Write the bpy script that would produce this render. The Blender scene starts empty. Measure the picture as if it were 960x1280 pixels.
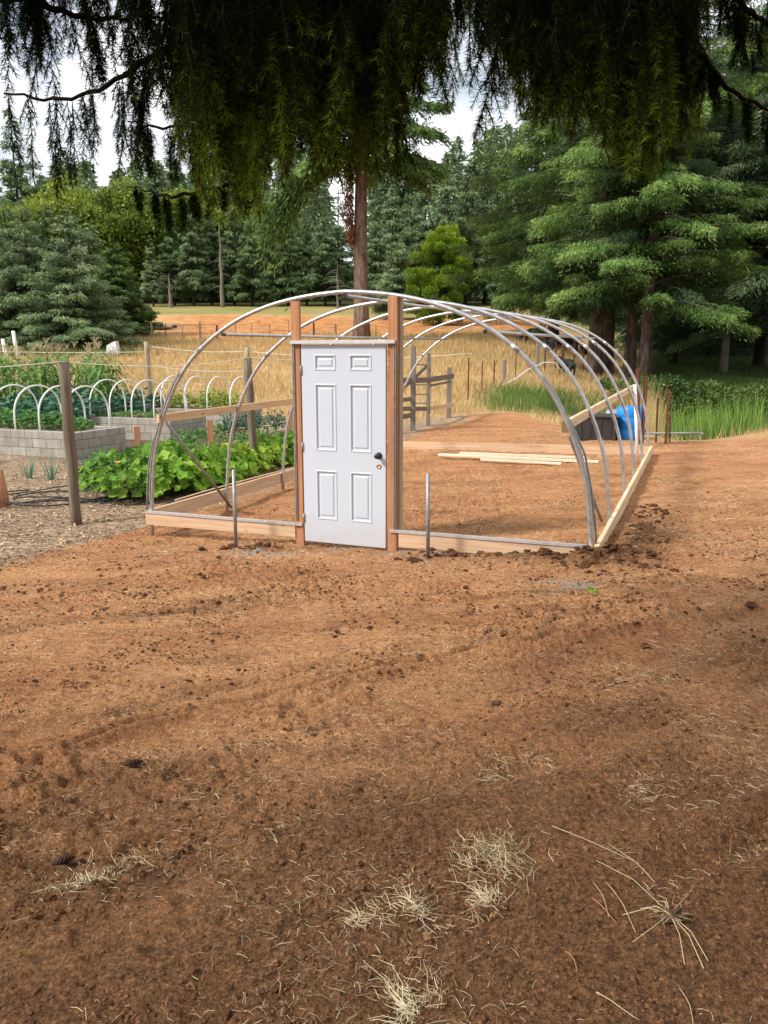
import bpy, math, random
import numpy as np
from mathutils import Vector
random.seed(7)
RNG = np.random.default_rng(11)
S = bpy.context.scene
COL = S.collection
rad = math.radians

# ------------------------------------------------------------------ camera model (used to place things on the ground)
F_PX, PITCH, CAM_H = 962.0, rad(11.5), 1.96
def ray(px, py):
    a = px-480; b = py-640
    return np.array([a, F_PX*math.cos(PITCH)-b*math.sin(PITCH), -(F_PX*math.sin(PITCH)+b*math.cos(PITCH))])
def at_z(px, py, z=0.0):
    r = ray(px, py); t = (z-CAM_H)/r[2]
    return np.array([0, 0, CAM_H])+t*r
def at_y(px, py, y):
    r = ray(px, py); t = y/r[1]
    return np.array([0, 0, CAM_H])+t*r

# ------------------------------------------------------------------ noise
def _hash(ix, iy, seed):
    n = (ix.astype(np.int64)*374761393 + iy.astype(np.int64)*668265263 + seed*2147483647) & 0xffffffff
    n = ((n ^ (n >> 13))*1274126177) & 0xffffffff
    n = ((n ^ (n >> 15))*2246822519) & 0xffffffff
    return ((n ^ (n >> 16)) & 0xffff)/65535.0
def vnoise(x, y, seed=0):
    ix = np.floor(x); iy = np.floor(y); fx = x-ix; fy = y-iy
    fx = fx*fx*fx*(fx*(fx*6-15)+10); fy = fy*fy*fy*(fy*(fy*6-15)+10)
    a = _hash(ix, iy, seed); b = _hash(ix+1, iy, seed); c = _hash(ix, iy+1, seed); d = _hash(ix+1, iy+1, seed)
    return (a+(b-a)*fx)+((c+(d-c)*fx)-(a+(b-a)*fx))*fy
def fbm(x, y, oct=4, seed=0, gain=.5):
    s = 0; amp = 1; tot = 0
    for o in range(oct):
        s = s+amp*(vnoise(x*1.0, y*1.0, seed+o*17)-.5); tot += amp
        x, y = (x*.8-y*.6)*2.03+3.1, (x*.6+y*.8)*2.03+1.7; amp *= gain
    return s/tot*2
def smooth(a, b, x):
    t = np.clip((x-a)/(b-a), 0, 1); return t*t*(3-2*t)

# ------------------------------------------------------------------ greenhouse frame of reference
GA = rad(21.3)
GO = np.array([-.382, 7.803, 0.0])
GU = np.array([math.cos(GA), -math.sin(GA), 0]); GN = np.array([math.sin(GA), math.cos(GA), 0])
SK = math.tan(rad(1.0))
def G(s, d, z=0): return GO+GU*(s+d*SK)+GN*d+np.array([0, 0, z])
def to_sd(x, y):
    dx = x-GO[0]; dy = y-GO[1]
    d = dx*GN[0]+dy*GN[1]; s = dx*GU[0]+dy*GU[1]-d*SK
    return s, d

# ------------------------------------------------------------------ terrain
YM = [-60, 14, 18, 22, 25, 30, 38, 50, 65, 85, 100, 130, 300]
ZM = [0, .0, .03, .12, .32, .85, 1.85, 3.15, 4.9, 7.1, 8.8, 12, 26]
ZR = [0, .0, -.05, -.25, -.15, .35, .85, 1.7, 2.7, 4.2, 5.5, 8, 20]
ZL = [0, .0, .0, .0, .10, .55, 1.5, 3.0, 4.9, 7.1, 8.8, 12, 26]
POND = (10.6, 24.6, 4.6, 3.9, -.30)
def terrain(x, y):
    x = np.asarray(x, float); y = np.asarray(y, float)
    s, d = to_sd(x, y)
    k = np.clip(d/7.6, 0, 1)
    ss = np.clip(s, -5, 3)
    z = .045*ss*(1-.6*k)*smooth(-7, -1, d)*1.0+.13*smooth(0, 8, d)*smooth(-6, -1, s)*(1-smooth(14, 20, d))
    z = z+.065*np.maximum(0, 6.3-y)*smooth(8, 5, y)
    z = z-.10*smooth(-4, -6, s)*smooth(2, 6, d)*(1-smooth(22, 30, d))
    a = x/np.maximum(y, 6)
    r = smooth(.16, .30, a); l = smooth(-.1, -.25, a)
    zm = np.interp(y, YM, ZM)*(1-r)*(1-l)+np.interp(y, YM, ZR)*r+np.interp(y, YM, ZL)*l*(1-r)
    z = z+zm
    # pond basin
    q = np.sqrt(((x-POND[0])/POND[2])**2+((y-POND[1])/POND[3])**2)
    z = z*(1-smooth(1.3, .9, q))+(POND[4]-.35)*smooth(1.3, .9, q)*1.0
    z = z-.30*smooth(.34, .40, a)*smooth(16.4, 18.8, y)*(1-smooth(30, 34, y))*(1-smooth(.62, .7, a))
    # mound of dry grass right of the soil
    z = z+.38*np.exp(-(((x-9.6)/1.6)**2+((y-17.0)/1.3)**2))
    z = z+.06*fbm(x*.25, y*.25, 3, 5)*smooth(18, 26, y)
    return z
RUTS = [([-4.5, -.86, .09, 1.3, 2.68, 6], [1.0, 3.64, 4.15, 4.62, 5.1, 6.2], .034, .060),
        ([-3.5, -.6, .5, 1.6, 3.4], [2.2, 4.15, 4.60, 4.9, 5.5], .10, .024),
        ([-3.2, -1.6, -.4, .6, 2.2], [1.2, 2.15, 2.6, 2.95, 3.9], .11, .034),
        ([.6, 1.2, 1.9, 3.6], [2.1, 2.35, 2.75, 3.3], .09, .055),
        ([1.6, 2.0, 2.5, 4.8], [5.6, 5.75, 6.1, 7.3], .14, .026),
        ([-5, -3, -1], [4.2, 5.2, 5.9], .10, .022)]
def micro(x, y):
    s, d = to_sd(x, y)
    soil = soil_mask(x, y)
    c, sn = math.cos(rad(25)), math.sin(rad(25))
    p = x*c+y*sn; q = -x*sn+y*c
    z = .026*fbm(p*.9, q*3.0, 4, 3)+.020*fbm(p*3, q*9, 5, 9, .55)
    patch = smooth(-.12, .3, fbm(x*.8, y*.8, 3, 21))
    z = z+(.014+.034*patch)*np.maximum(fbm(x*7, y*7, 4, 31, .62), -.15)*(.7+.8*smooth(6, 2, y))
    z = z+.017*fbm(x*20, y*20, 3, 41, .7)*(.6+patch)
    near = smooth(6.5, 4, y)*smooth(0, 1.3, y)
    z = z+near*.020*np.abs(fbm(x*34, y*34, 3, 43, .75))*(.4+1.4*patch)+near*.010*smooth(.30, .62, fbm(x*13, y*13, 3, 47, .6))
    for xs, ys, w, h in RUTS:
        yy = np.interp(x, xs, ys)+.05*fbm(x*2, x*0+h*99, 2, 3)
        inside = smooth(xs[0], xs[0]+.5, x)*smooth(xs[-1], xs[-1]-.5, x)
        t = (y-yy)/w
        z = z+h*inside*(-np.exp(-t*t)+.8*np.exp(-(t+1.9)**2)+.45*np.exp(-(t-1.7)**2))*(.55+.9*vnoise(x*2.2, y*2.2, 6))
    # dug soil at the right front corner and along the right side board
    def mound(cx, cy, rx, ry, h, ang=0):
        ca, sa = math.cos(ang), math.sin(ang)
        u_ = ((x-cx)*ca+(y-cy)*sa)/rx; v_ = (-(x-cx)*sa+(y-cy)*ca)/ry
        return h*np.exp(-(u_*u_+v_*v_))*(.6+1.6*np.abs(fbm(x*5, y*5, 3, 77)))
    c0 = G(2.62, -.12); z = z+mound(c0[0], c0[1], .36, .26, .07)
    c1 = G(2.85, .8); z = z+mound(c1[0], c1[1], .22, 1.1, .07, -GA)
    c2 = G(2.0, -.16); z = z+mound(c2[0], c2[1], .6, .12, .06, -GA)
    for px, py in ((300, 688), (537, 698)):
        c3 = at_z(px, py, 0); z = z+mound(c3[0], c3[1], .24, .14, .045)
    return z*(.25+.75*soil)*(1-smooth(16, 24, y))
BX = [-60, -30, -3, 0, 4, 5, 6, 9, 14, 30, 60]
BY = [26, 26, 25, 22.5, 24, 20, 16.9, 16.0, 15.6, 15, 15]
def soil_mask(x, y):
    s, d = to_sd(x, y)
    yb = np.interp(x, BX, BY)+.9*fbm(x*.9, y*.9, 3, 51)
    m = 1-smooth(-.4, .4, y-yb)
    left = smooth(-3.15, -2.75, s+.45*fbm(x*1.1, y*1.1, 3, 13)+.25*smooth(-1, -3, d)+3.0*smooth(-1.2, -4.0, d))
    return m*left
def ground_z(x, y): return terrain(x, y)+micro(np.asarray(x, float), np.asarray(y, float))
def gz1(x, y): return float(ground_z(np.array([x]), np.array([y]))[0])
def on_ground(px, py, guess=0.0, it=6):
    z = guess
    for _ in range(it):
        P = at_z(px, py, z); z = .5*z+.5*float(terrain(P[0], P[1]))
    P[2] = gz1(P[0], P[1]); return P
def px_at(px, y):                      # world x of an image column at distance y
    return (px-480)/980.0*y

# ------------------------------------------------------------------ materials
def new_mat(name):
    m = bpy.data.materials.new(name); m.use_nodes = True
    nt = m.node_tree; nt.nodes.clear()
    return m, nt
def N(nt, t, **kw):
    n = nt.nodes.new(t)
    for k, v in kw.items():
        if k in n.inputs.keys() if isinstance(k, str) else False: n.inputs[k].default_value = v
        else: setattr(n, k, v)
    return n
def L(nt, a, b): nt.links.new(a, b)
def ramp(nt, src, stops):
    r = nt.nodes.new('ShaderNodeValToRGB')
    while len(r.color_ramp.elements) < len(stops): r.color_ramp.elements.new(.5)
    for e, (p, c) in zip(r.color_ramp.elements, stops):
        e.position = p; e.color = (*c, 1)
    L(nt, src, r.inputs['Fac']); return r.outputs['Color']
def noise(nt, vec, scale, detail=4, rough=.55, dist=0):
    n = nt.nodes.new('ShaderNodeTexNoise'); n.inputs['Scale'].default_value = scale
    n.inputs['Detail'].default_value = detail; n.inputs['Roughness'].default_value = rough
    n.inputs['Distortion'].default_value = dist
    if vec is not None: L(nt, vec, n.inputs['Vector'])
    return n.outputs['Fac']
def mapping(nt, vec, scale=(1, 1, 1), rot=(0, 0, 0)):
    m = nt.nodes.new('ShaderNodeMapping'); m.inputs['Scale'].default_value = scale; m.inputs['Rotation'].default_value = rot
    L(nt, vec, m.inputs['Vector']); return m.outputs['Vector']
def coord(nt, kind='Object'): return nt.nodes.new('ShaderNodeTexCoord').outputs[kind]
def mix(nt, fac, a, b, mode='MIX'):
    m = nt.nodes.new('ShaderNodeMix'); m.data_type = 'RGBA'; m.blend_type = mode
    for sock, v in ((m.inputs[0], fac), (m.inputs[6], a), (m.inputs[7], b)):
        if isinstance(v, (int, float)): sock.default_value = v
        elif isinstance(v, tuple): sock.default_value = (*v, 1)
        else: L(nt, v, sock)
    return m.outputs[2]
def math_n(nt, op, a, b=None):
    m = nt.nodes.new('ShaderNodeMath'); m.operation = op
    for sock, v in zip(m.inputs, (a, b)):
        if v is None: continue
        if isinstance(v, (int, float)): sock.default_value = v
        else: L(nt, v, sock)
    return m.outputs[0]
def finish(nt, color, rough=.8, metal=0, bump=None, bdist=.01, bstr=.6, spec=.3, transl=0):
    p = nt.nodes.new('ShaderNodeBsdfPrincipled')
    if isinstance(color, tuple): p.inputs['Base Color'].default_value = (*color, 1)
    else: L(nt, color, p.inputs['Base Color'])
    if isinstance(rough, (int, float)): p.inputs['Roughness'].default_value = rough
    else: L(nt, rough, p.inputs['Roughness'])
    p.inputs['Metallic'].default_value = metal
    p.inputs['Specular IOR Level'].default_value = spec
    if bump is not None:
        b = nt.nodes.new('ShaderNodeBump'); b.inputs['Distance'].default_value = bdist; b.inputs['Strength'].default_value = bstr
        L(nt, bump, b.inputs['Height']); L(nt, b.outputs[0], p.inputs['Normal'])
    out = nt.nodes.new('ShaderNodeOutputMaterial')
    if transl:
        t = nt.nodes.new('ShaderNodeBsdfTranslucent')
        if isinstance(color, tuple): t.inputs[0].default_value = (*color, 1)
        else: L(nt, color, t.inputs[0])
        ms = nt.nodes.new('ShaderNodeMixShader'); ms.inputs[0].default_value = transl
        L(nt, p.outputs[0], ms.inputs[1]); L(nt, t.outputs[0], ms.inputs[2]); L(nt, ms.outputs[0], out.inputs[0])
    else: L(nt, p.outputs[0], out.inputs[0])
def attr(nt, name):
    a = nt.nodes.new('ShaderNodeAttribute'); a.attribute_name = name; return a.outputs['Fac']

def mat_simple(name, col, col2=None, scale=8, rough=.8, metal=0, bump=.0, spec=.3, map_scale=(1, 1, 1), detail=5, transl=0, lo=.3, hi=.7):
    m, nt = new_mat(name)
    c = coord(nt); v = mapping(nt, c, map_scale)
    n = noise(nt, v, scale, detail)
    cc = ramp(nt, n, [(lo, col), (hi, col2 or col)])
    finish(nt, cc, rough, metal, n if bump else None, bump or .01, .6, spec, transl)
    return m
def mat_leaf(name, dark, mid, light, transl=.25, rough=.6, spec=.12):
    """leaf colour runs through a per-leaf tone value and a larger clump noise"""
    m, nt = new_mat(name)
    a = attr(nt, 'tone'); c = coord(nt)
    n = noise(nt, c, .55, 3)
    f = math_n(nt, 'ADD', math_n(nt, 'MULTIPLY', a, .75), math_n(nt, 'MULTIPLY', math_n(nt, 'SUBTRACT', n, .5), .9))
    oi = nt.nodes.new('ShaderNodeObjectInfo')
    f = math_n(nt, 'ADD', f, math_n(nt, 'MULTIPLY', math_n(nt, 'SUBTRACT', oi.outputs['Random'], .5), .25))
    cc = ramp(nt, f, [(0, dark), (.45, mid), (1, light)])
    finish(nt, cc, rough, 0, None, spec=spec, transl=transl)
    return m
def mat_wood(name, c1, c2, c3, axis, grain=26, knots=True):
    m, nt = new_mat(name)
    sc = [grain, grain, grain]; sc[axis] = 1.3
    v = mapping(nt, coord(nt), tuple(sc))
    n = noise(nt, v, 1.0, 6, .6, .6)
    sc2 = [5, 5, 5]; sc2[axis] = .9
    n2 = noise(nt, mapping(nt, coord(nt), tuple(sc2)), 1.0, 3)
    cc = mix(nt, n2, ramp(nt, n, [(.3, c1), (.55, c2), (.75, c3)]), ramp(nt, n, [(.3, c2), (.7, c3)]))
    if knots:
        sc3 = [7, 7, 7]; sc3[axis] = 3.2
        vo = nt.nodes.new('ShaderNodeTexVoronoi'); vo.inputs['Scale'].default_value = 1.0
        L(nt, mapping(nt, coord(nt), tuple(sc3)), vo.inputs['Vector'])
        k = ramp(nt, vo.outputs['Distance'], [(.06, (1, 1, 1)), (.13, (0, 0, 0))])
        cc = mix(nt, math_n(nt, 'MULTIPLY', k, .6), cc, tuple(x*.4 for x in c1))
    finish(nt, cc, .75, 0, n, .002, .5, .25)
    return m

M = {}
M['fir_wood_x'] = mat_wood('fir_wood_x', (.34, .19, .11), (.55, .36, .22), (.68, .48, .32), 0)
M['fir_wood_y'] = mat_wood('fir_wood_y', (.34, .19, .11), (.55, .36, .22), (.68, .48, .32), 1)
M['fir_wood_z'] = mat_wood('fir_wood_z', (.24, .10, .045), (.38, .17, .08), (.50, .25, .13), 2)
M['pale_wood_y'] = mat_wood('pale_wood_y', (.50, .32, .17), (.66, .47, .29), (.75, .58, .39), 1)
M['pale_wood_x'] = mat_wood('pale_wood_x', (.56, .44, .29), (.72, .60, .43), (.80, .70, .54), 0)
M['hip_wood_y'] = mat_wood('hip_wood_y', (.40, .25, .13), (.56, .37, .20), (.64, .46, .27), 1)
M['end_grain'] = mat_simple('end_grain', (.16, .09, .035), (.26, .15, .06), 60, .85)
M['grey_wood'] = mat_wood('grey_wood', (.10, .085, .07), (.18, .155, .13), (.27, .24, .20), 2, 30, False)
M['grey_rail'] = mat_wood('grey_rail', (.08, .06, .045), (.16, .12, .09), (.24, .19, .14), 0, 30, False)
M['post_wood'] = mat_wood('post_wood', (.05, .036, .024), (.13, .098, .066), (.25, .20, .14), 2, 28, True)
M['pale_post'] = mat_wood('pale_post', (.22, .17, .10), (.32, .25, .16), (.42, .34, .22), 2, 28, False)
M['stake_wood'] = mat_wood('stake_wood', (.25, .09, .04), (.36, .15, .07), (.45, .2, .1), 2, 28, False)
M['galv'] = mat_simple('galv', (.36, .37, .38), (.56, .57, .58), 14, .38, .75, spec=.5)
M['galv_dull'] = mat_simple('galv_dull', (.22, .21, .20), (.36, .35, .34), 18, .5, .6, spec=.5)
M['alu'] = mat_simple('alu', (.55, .55, .56), (.72, .72, .73), 20, .35, .6, spec=.5)
M['pvc'] = mat_simple('pvc', (.72, .72, .70), (.82, .82, .80), 3, .4)
M['black_metal'] = mat_simple('black_metal', (.012, .012, .013), (.02, .02, .022), 10, .35, 0, spec=.5)
M['brass'] = mat_simple('brass', (.35, .16, .08), (.5, .28, .15), 60, .4, .7)
M['rust'] = mat_simple('rust', (.10, .035, .02), (.20, .07, .035), 25, .85)
M['rust_dark'] = mat_simple('rust_dark', (.06, .03, .02), (.13, .06, .035), 25, .85)
M['green_post'] = mat_simple('green_post', (.04, .08, .035), (.07, .12, .05), 25, .7)
M['wire'] = mat_simple('wire', (.30, .30, .29), (.42, .42, .40), 10, .5, .4)
M['rope'] = mat_simple('rope', (.62, .58, .48), (.78, .75, .66), 30, .8)
M['hose'] = mat_simple('hose', (.012, .012, .012), (.03, .03, .03), 6, .5)
M['blue_plastic'] = mat_simple('blue_plastic', (.01, .19, .62), (.015, .24, .72), 3, .4, spec=.5)
M['pale_blue_plastic'] = mat_simple('pale_blue_plastic', (.20, .34, .50), (.34, .46, .58), 4, .45)
M['dark_bin'] = mat_simple('dark_bin', (.035, .032, .032), (.055, .05, .048), 4, .55)
M['white_tank'] = mat_simple('white_tank', (.6, .6, .6), (.75, .75, .74), 4, .6)
M['cow_coat'] = mat_simple('cow_coat', (.008, .008, .009), (.016, .015, .015), 6, .7)
M['log'] = mat_simple('log', (.25, .17, .10), (.45, .33, .22), 5, .9, map_scale=(1, 6, 6))
M['cone'] = mat_simple('cone', (.035, .018, .010), (.09, .05, .028), 60, .85)
M['straw'] = mat_leaf('straw', (.36, .27, .14), (.64, .52, .31), (.84, .76, .55), .15, .6)
M['drygrass'] = mat_leaf('drygrass', (.38, .26, .11), (.60, .44, .20), (.76, .62, .36), .25, .7)
M['greengrass'] = mat_leaf('greengrass', (.08, .14, .03), (.16, .24, .05), (.30, .36, .11), .3, .6)
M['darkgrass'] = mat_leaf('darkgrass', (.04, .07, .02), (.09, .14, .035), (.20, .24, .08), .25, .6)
M['reed'] = mat_leaf('reed', (.14, .24, .04), (.24, .36, .07), (.38, .48, .13), .3, .5)
M['bramble'] = mat_leaf('bramble', (.04, .08, .02), (.12, .18, .045), (.32, .36, .12), .25, .5)
M['squash'] = mat_leaf('squash', (.07, .17, .02), (.17, .34, .035), (.38, .52, .07), .35, .5)
M['greens'] = mat_leaf('greens', (.05, .14, .03), (.11, .26, .05), (.24, .38, .07), .3, .5)
M['limegreens'] = mat_leaf('limegreens', (.12, .22, .02), (.26, .38, .04), (.42, .50, .08), .35, .5)
M['kale'] = mat_leaf('kale', (.03, .09, .05), (.06, .15, .09), (.14, .24, .15), .15, .5)
M['corn'] = mat_leaf('corn', (.07, .16, .04), (.14, .27, .07), (.30, .38, .10), .25, .45)
M['leek'] = mat_leaf('leek', (.10, .22, .14), (.18, .32, .22), (.26, .40, .28), .15, .5)
M['blossom'] = mat_simple('blossom', (.85, .42, .02), (.9, .55, .03), 20, .6)
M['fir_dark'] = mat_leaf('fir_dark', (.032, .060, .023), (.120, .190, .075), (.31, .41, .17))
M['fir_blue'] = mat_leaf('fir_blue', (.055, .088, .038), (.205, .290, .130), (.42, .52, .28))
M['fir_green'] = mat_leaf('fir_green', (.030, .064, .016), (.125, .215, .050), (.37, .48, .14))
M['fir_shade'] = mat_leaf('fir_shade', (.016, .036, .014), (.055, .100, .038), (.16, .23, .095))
M['lime'] = mat_leaf('lime', (.07, .15, .015), (.20, .32, .025), (.40, .48, .05), .35)
M['broad'] = mat_leaf('broad', (.07, .12, .02), (.24, .31, .05), (.50, .47, .07), .3)
M['far_leaf'] = mat_leaf('far_leaf', (.06, .10, .045), (.20, .27, .13), (.36, .43, .22), .2)
M['rusty_leaf'] = mat_leaf('rusty_leaf', (.12, .04, .015), (.22, .08, .03), (.3, .12, .05), .2)
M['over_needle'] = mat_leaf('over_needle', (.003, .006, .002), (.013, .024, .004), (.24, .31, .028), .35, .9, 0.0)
M['twig'] = mat_simple('twig', (.008, .006, .004), (.020, .015, .009), 20, .95, spec=.02)
M['bark'] = mat_simple('bark', (.045, .032, .026), (.15, .11, .088), 3.2, .95, 0, .06, .1, (2.2, 2.2, .5), 8, lo=.35, hi=.65)
M['bark_brown'] = mat_simple('bark_brown', (.12, .075, .055), (.34, .235, .18), 3.2, .95, 0, .06, .1, (2.2, 2.2, .5), 8, lo=.35, hi=.65)
M['bark_pale'] = mat_simple('bark_pale', (.12, .095, .08), (.26, .21, .17), 4, .95, 0, .03, .1, (2.5, 2.5, .5), 8)
M['bark_dark'] = mat_simple('bark_dark', (.02, .015, .012), (.06, .045, .035), 4, .95, 0, .03, .1, (2.5, 2.5, .5), 8)
M['clod'] = mat_simple('clod', (.075, .034, .017), (.19, .095, .048), 30, .95, 0, .004, .1)
M['clod_dark'] = mat_simple('clod_dark', (.055, .025, .013), (.12, .056, .028), 30, .95, 0, .004, .1)
M['ashclod'] = mat_simple('ashclod', (.20, .16, .13), (.33, .29, .25), 30, .95, 0, .004, .1)
M['bed_soil'] = mat_simple('bed_soil', (.12, .08, .05), (.30, .24, .14), 14, .95, 0, .02, .1)

def mat_door():
    m, nt = new_mat('door_paint')
    n = noise(nt, mapping(nt, coord(nt), (30, 30, 1.2)), 1, 5)
    n2 = noise(nt, coord(nt), 2.2, 4)
    base = mix(nt, math_n(nt, 'MULTIPLY', n2, .35), (.52, .56, .62), (.43, .465, .525))
    v = mapping(nt, coord(nt), (1, 1, 1))
    sep = nt.nodes.new('ShaderNodeSeparateXYZ'); L(nt, v, sep.inputs[0])
    low = math_n(nt, 'MULTIPLY', math_n(nt, 'SUBTRACT', 1.0, math_n(nt, 'MULTIPLY', sep.outputs[2], 3.0)), noise(nt, coord(nt), 9, 7, .7))
    low = math_n(nt, 'MAXIMUM', math_n(nt, 'MULTIPLY', low, .55), 0.0)
    c = mix(nt, low, base, (.42, .30, .21))
    finish(nt, c, .45, 0, n, .0012, .35, .4); return m
M['door'] = mat_door()
def mat_block():
    m, nt = new_mat('concrete_block')
    b = nt.nodes.new('ShaderNodeTexBrick'); b.offset = .5
    b.inputs['Scale'].default_value = 1; b.inputs['Brick Width'].default_value = .40; b.inputs['Row Height'].default_value = .2
    b.inputs['Mortar Size'].default_value = .008; b.inputs['Mortar Smooth'].default_value = .2
    b.inputs['Color1'].default_value = (.34, .31, .26, 1); b.inputs['Color2'].default_value = (.42, .385, .33, 1); b.inputs['Mortar'].default_value = (.20, .17, .135, 1)
    c = coord(nt)
    sep = nt.nodes.new('ShaderNodeSeparateXYZ'); L(nt, c, sep.inputs[0])
    cmb = nt.nodes.new('ShaderNodeCombineXYZ')
    L(nt, math_n(nt, 'ADD', sep.outputs[0], sep.outputs[1]), cmb.inputs[0]); L(nt, sep.outputs[2], cmb.inputs[1])
    L(nt, cmb.outputs[0], b.inputs['Vector'])
    n = noise(nt, c, 5, 6)
    cc = mix(nt, .55, b.outputs['Color'], ramp(nt, n, [(.3, (.45, .42, .38)), (.7, (1, 1, 1))]), 'MULTIPLY')
    finish(nt, cc, .9, 0, math_n(nt, 'SUBTRACT', n, b.outputs['Fac']), .01, .7, .2); return m
M['block'] = mat_block()

def mat_ground():
    m, nt = new_mat('ground')
    c = coord(nt)
    va = mapping(nt, c, (1, 2.6, 1), (0, 0, rad(-25)))
    big = noise(nt, va, .7, 5, .6); med = noise(nt, va, 4.0, 6, .65, .4); fine = noise(nt, c, 38, 6, .7); gr = noise(nt, c, 150, 4, .7)
    soil = mix(nt, med, (.34, .150, .066), (.60, .300, .145))
    soil = mix(nt, ramp(nt, big, [(.38, (0, 0, 0)), (.66, (1, 1, 1))]), soil, mix(nt, fine, (.46, .215, .095), (.80, .46, .235)))
    soil = mix(nt, .8, soil, ramp(nt, fine, [(.30, (.42, .38, .35)), (.45, (.92, .9, .88)), (.55, (1.05, 1.02, 1.0)), (.72, (1.4, 1.36, 1.3))]), 'MULTIPLY')
    soil = mix(nt, .8, soil, ramp(nt, gr, [(.3, (.35, .32, .30)), (.55, (1, 1, 1)), (.78, (1.5, 1.45, 1.3))]), 'MULTIPLY')
    drag = noise(nt, mapping(nt, c, (1, 3.4, 1), (0, 0, rad(-25))), 9, 8, .72, .3)
    soil = mix(nt, .5, soil, ramp(nt, drag, [(.36, (.32, .28, .25)), (.45, (.88, .86, .84)), (.55, (1.08, 1.06, 1.04)), (.66, (1.5, 1.46, 1.4))]), 'MULTIPLY')
    spk = noise(nt, c, 85, 8, .8)
    soil = mix(nt, .9, soil, ramp(nt, spk, [(.36, (.22, .19, .17)), (.44, (.92, .91, .89)), (.54, (1.05, 1.05, 1.03)), (.64, (1.6, 1.52, 1.4))]), 'MULTIPLY')
    # dark crumbly soil, also used for the painted tree and rut shade
    damp_shade = mix(nt, ramp(nt, fine, [(.32, (0, 0, 0)), (.66, (1, 1, 1))]), (.060, .028, .013), (.29, .145, .070))
    damp_shade = mix(nt, .7, damp_shade, ramp(nt, gr, [(.3, (.5, .47, .45)), (.55, (1, 1, 1)), (.8, (1.7, 1.6, 1.4))]), 'MULTIPLY')
    damp_shade = mix(nt, .9, damp_shade, ramp(nt, spk, [(.38, (.14, .12, .10)), (.46, (.75, .73, .7)), (.53, (1.1, 1.1, 1.08)), (.62, (2.1, 2.0, 1.8))]), 'MULTIPLY')
    soil = mix(nt, attr(nt, 'damp_shade'), soil, damp_shade)
    # bits of chaff
    vo = nt.nodes.new('ShaderNodeTexVoronoi'); vo.inputs['Scale'].default_value = 60; L(nt, mapping(nt, c, (1, 2.2, 1), (0, 0, .7)), vo.inputs['Vector'])
    chaff = ramp(nt, vo.outputs['Distance'], [(.10, (1, 1, 1)), (.17, (0, 0, 0))])
    gate = ramp(nt, noise(nt, c, 3.0, 4), [(.45, (0, 0, 0)), (.62, (1, 1, 1))])
    soil = mix(nt, math_n(nt, 'MULTIPLY', math_n(nt, 'MULTIPLY', chaff, gate), .55), soil, (.55, .38, .20))
    # wood chip mulch
    vo2 = nt.nodes.new('ShaderNodeTexVoronoi'); vo2.inputs['Scale'].default_value = 26; L(nt, mapping(nt, c, (1, 2.4, 1), (0, 0, -.5)), vo2.inputs['Vector'])
    sepc = nt.nodes.new('ShaderNodeSeparateColor'); L(nt, vo2.outputs['Color'], sepc.inputs[0])
    chips = ramp(nt, sepc.outputs[0], [(.0, (.09, .050, .028)), (.35, (.30, .19, .115)), (.7, (.52, .37, .24)), (1, (.78, .64, .47))])
    chips = mix(nt, ramp(nt, noise(nt, c, 1.1, 4), [(.38, (0, 0, 0)), (.6, (1, 1, 1))]), chips, mix(nt, .35, chips, (.24, .13, .07)))
    col = mix(nt, attr(nt, 'mulch'), soil, chips)
    gsoil = mix(nt, med, (.07, .045, .030), (.17, .115, .08))
    col = mix(nt, attr(nt, 'bed'), col, gsoil)
    # dry field
    n3 = noise(nt, mapping(nt, c, (.35, 1, 1)), 1.4, 6, .7); n4 = noise(nt, c, .16, 5, .65)
    dry = mix(nt, n3, (.32, .20, .085), (.64, .45, .20))
    dry = mix(nt, ramp(nt, n4, [(.40, (0, 0, 0)), (.62, (1, 1, 1))]), dry, mix(nt, n3, (.38, .21, .11), (.64, .39, .20)))
    col = mix(nt, attr(nt, 'dry'), col, dry)
    grn = mix(nt, n3, (.045, .085, .018), (.18, .25, .055))
    col = mix(nt, attr(nt, 'green'), col, grn)
    plow = mix(nt, ramp(nt, noise(nt, mapping(nt, c, (.8, .9, 1), (0, 0, .3)), 1.3, 7, .8), [(.36, (0, 0, 0)), (.62, (1, 1, 1))]), (.26, .09, .03), (.62, .30, .115))
    col = mix(nt, attr(nt, 'plow'), col, plow)
    col = mix(nt, attr(nt, 'floor'), col, mix(nt, n3, (.02, .03, .010), (.07, .085, .028)))
    col = mix(nt, attr(nt, 'ash'), col, mix(nt, fine, (.20, .17, .15), (.44, .42, .40)))
    h = math_n(nt, 'ADD', math_n(nt, 'MULTIPLY', fine, .7), math_n(nt, 'MULTIPLY', spk, .9)); h = math_n(nt, 'ADD', h, math_n(nt, 'MULTIPLY', drag, .7))
    h = math_n(nt, 'ADD', h, math_n(nt, 'MULTIPLY', sepc.outputs[1], math_n(nt, 'MULTIPLY', attr(nt, 'mulch'), .8)))
    finish(nt, col, .95, 0, h, .03, 1.0, .12)
    return m
M['ground'] = mat_ground()
def mat_water():
    m, nt = new_mat('pond_water')
    n = noise(nt, coord(nt), 6, 4)
    duck = ramp(nt, noise(nt, coord(nt), 3.0, 6), [(.48, (.02, .03, .02)), (.62, (.10, .15, .06))])
    finish(nt, duck, .08, 0, n, .01, .15, .6); return m
M['water'] = mat_water()

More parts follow.
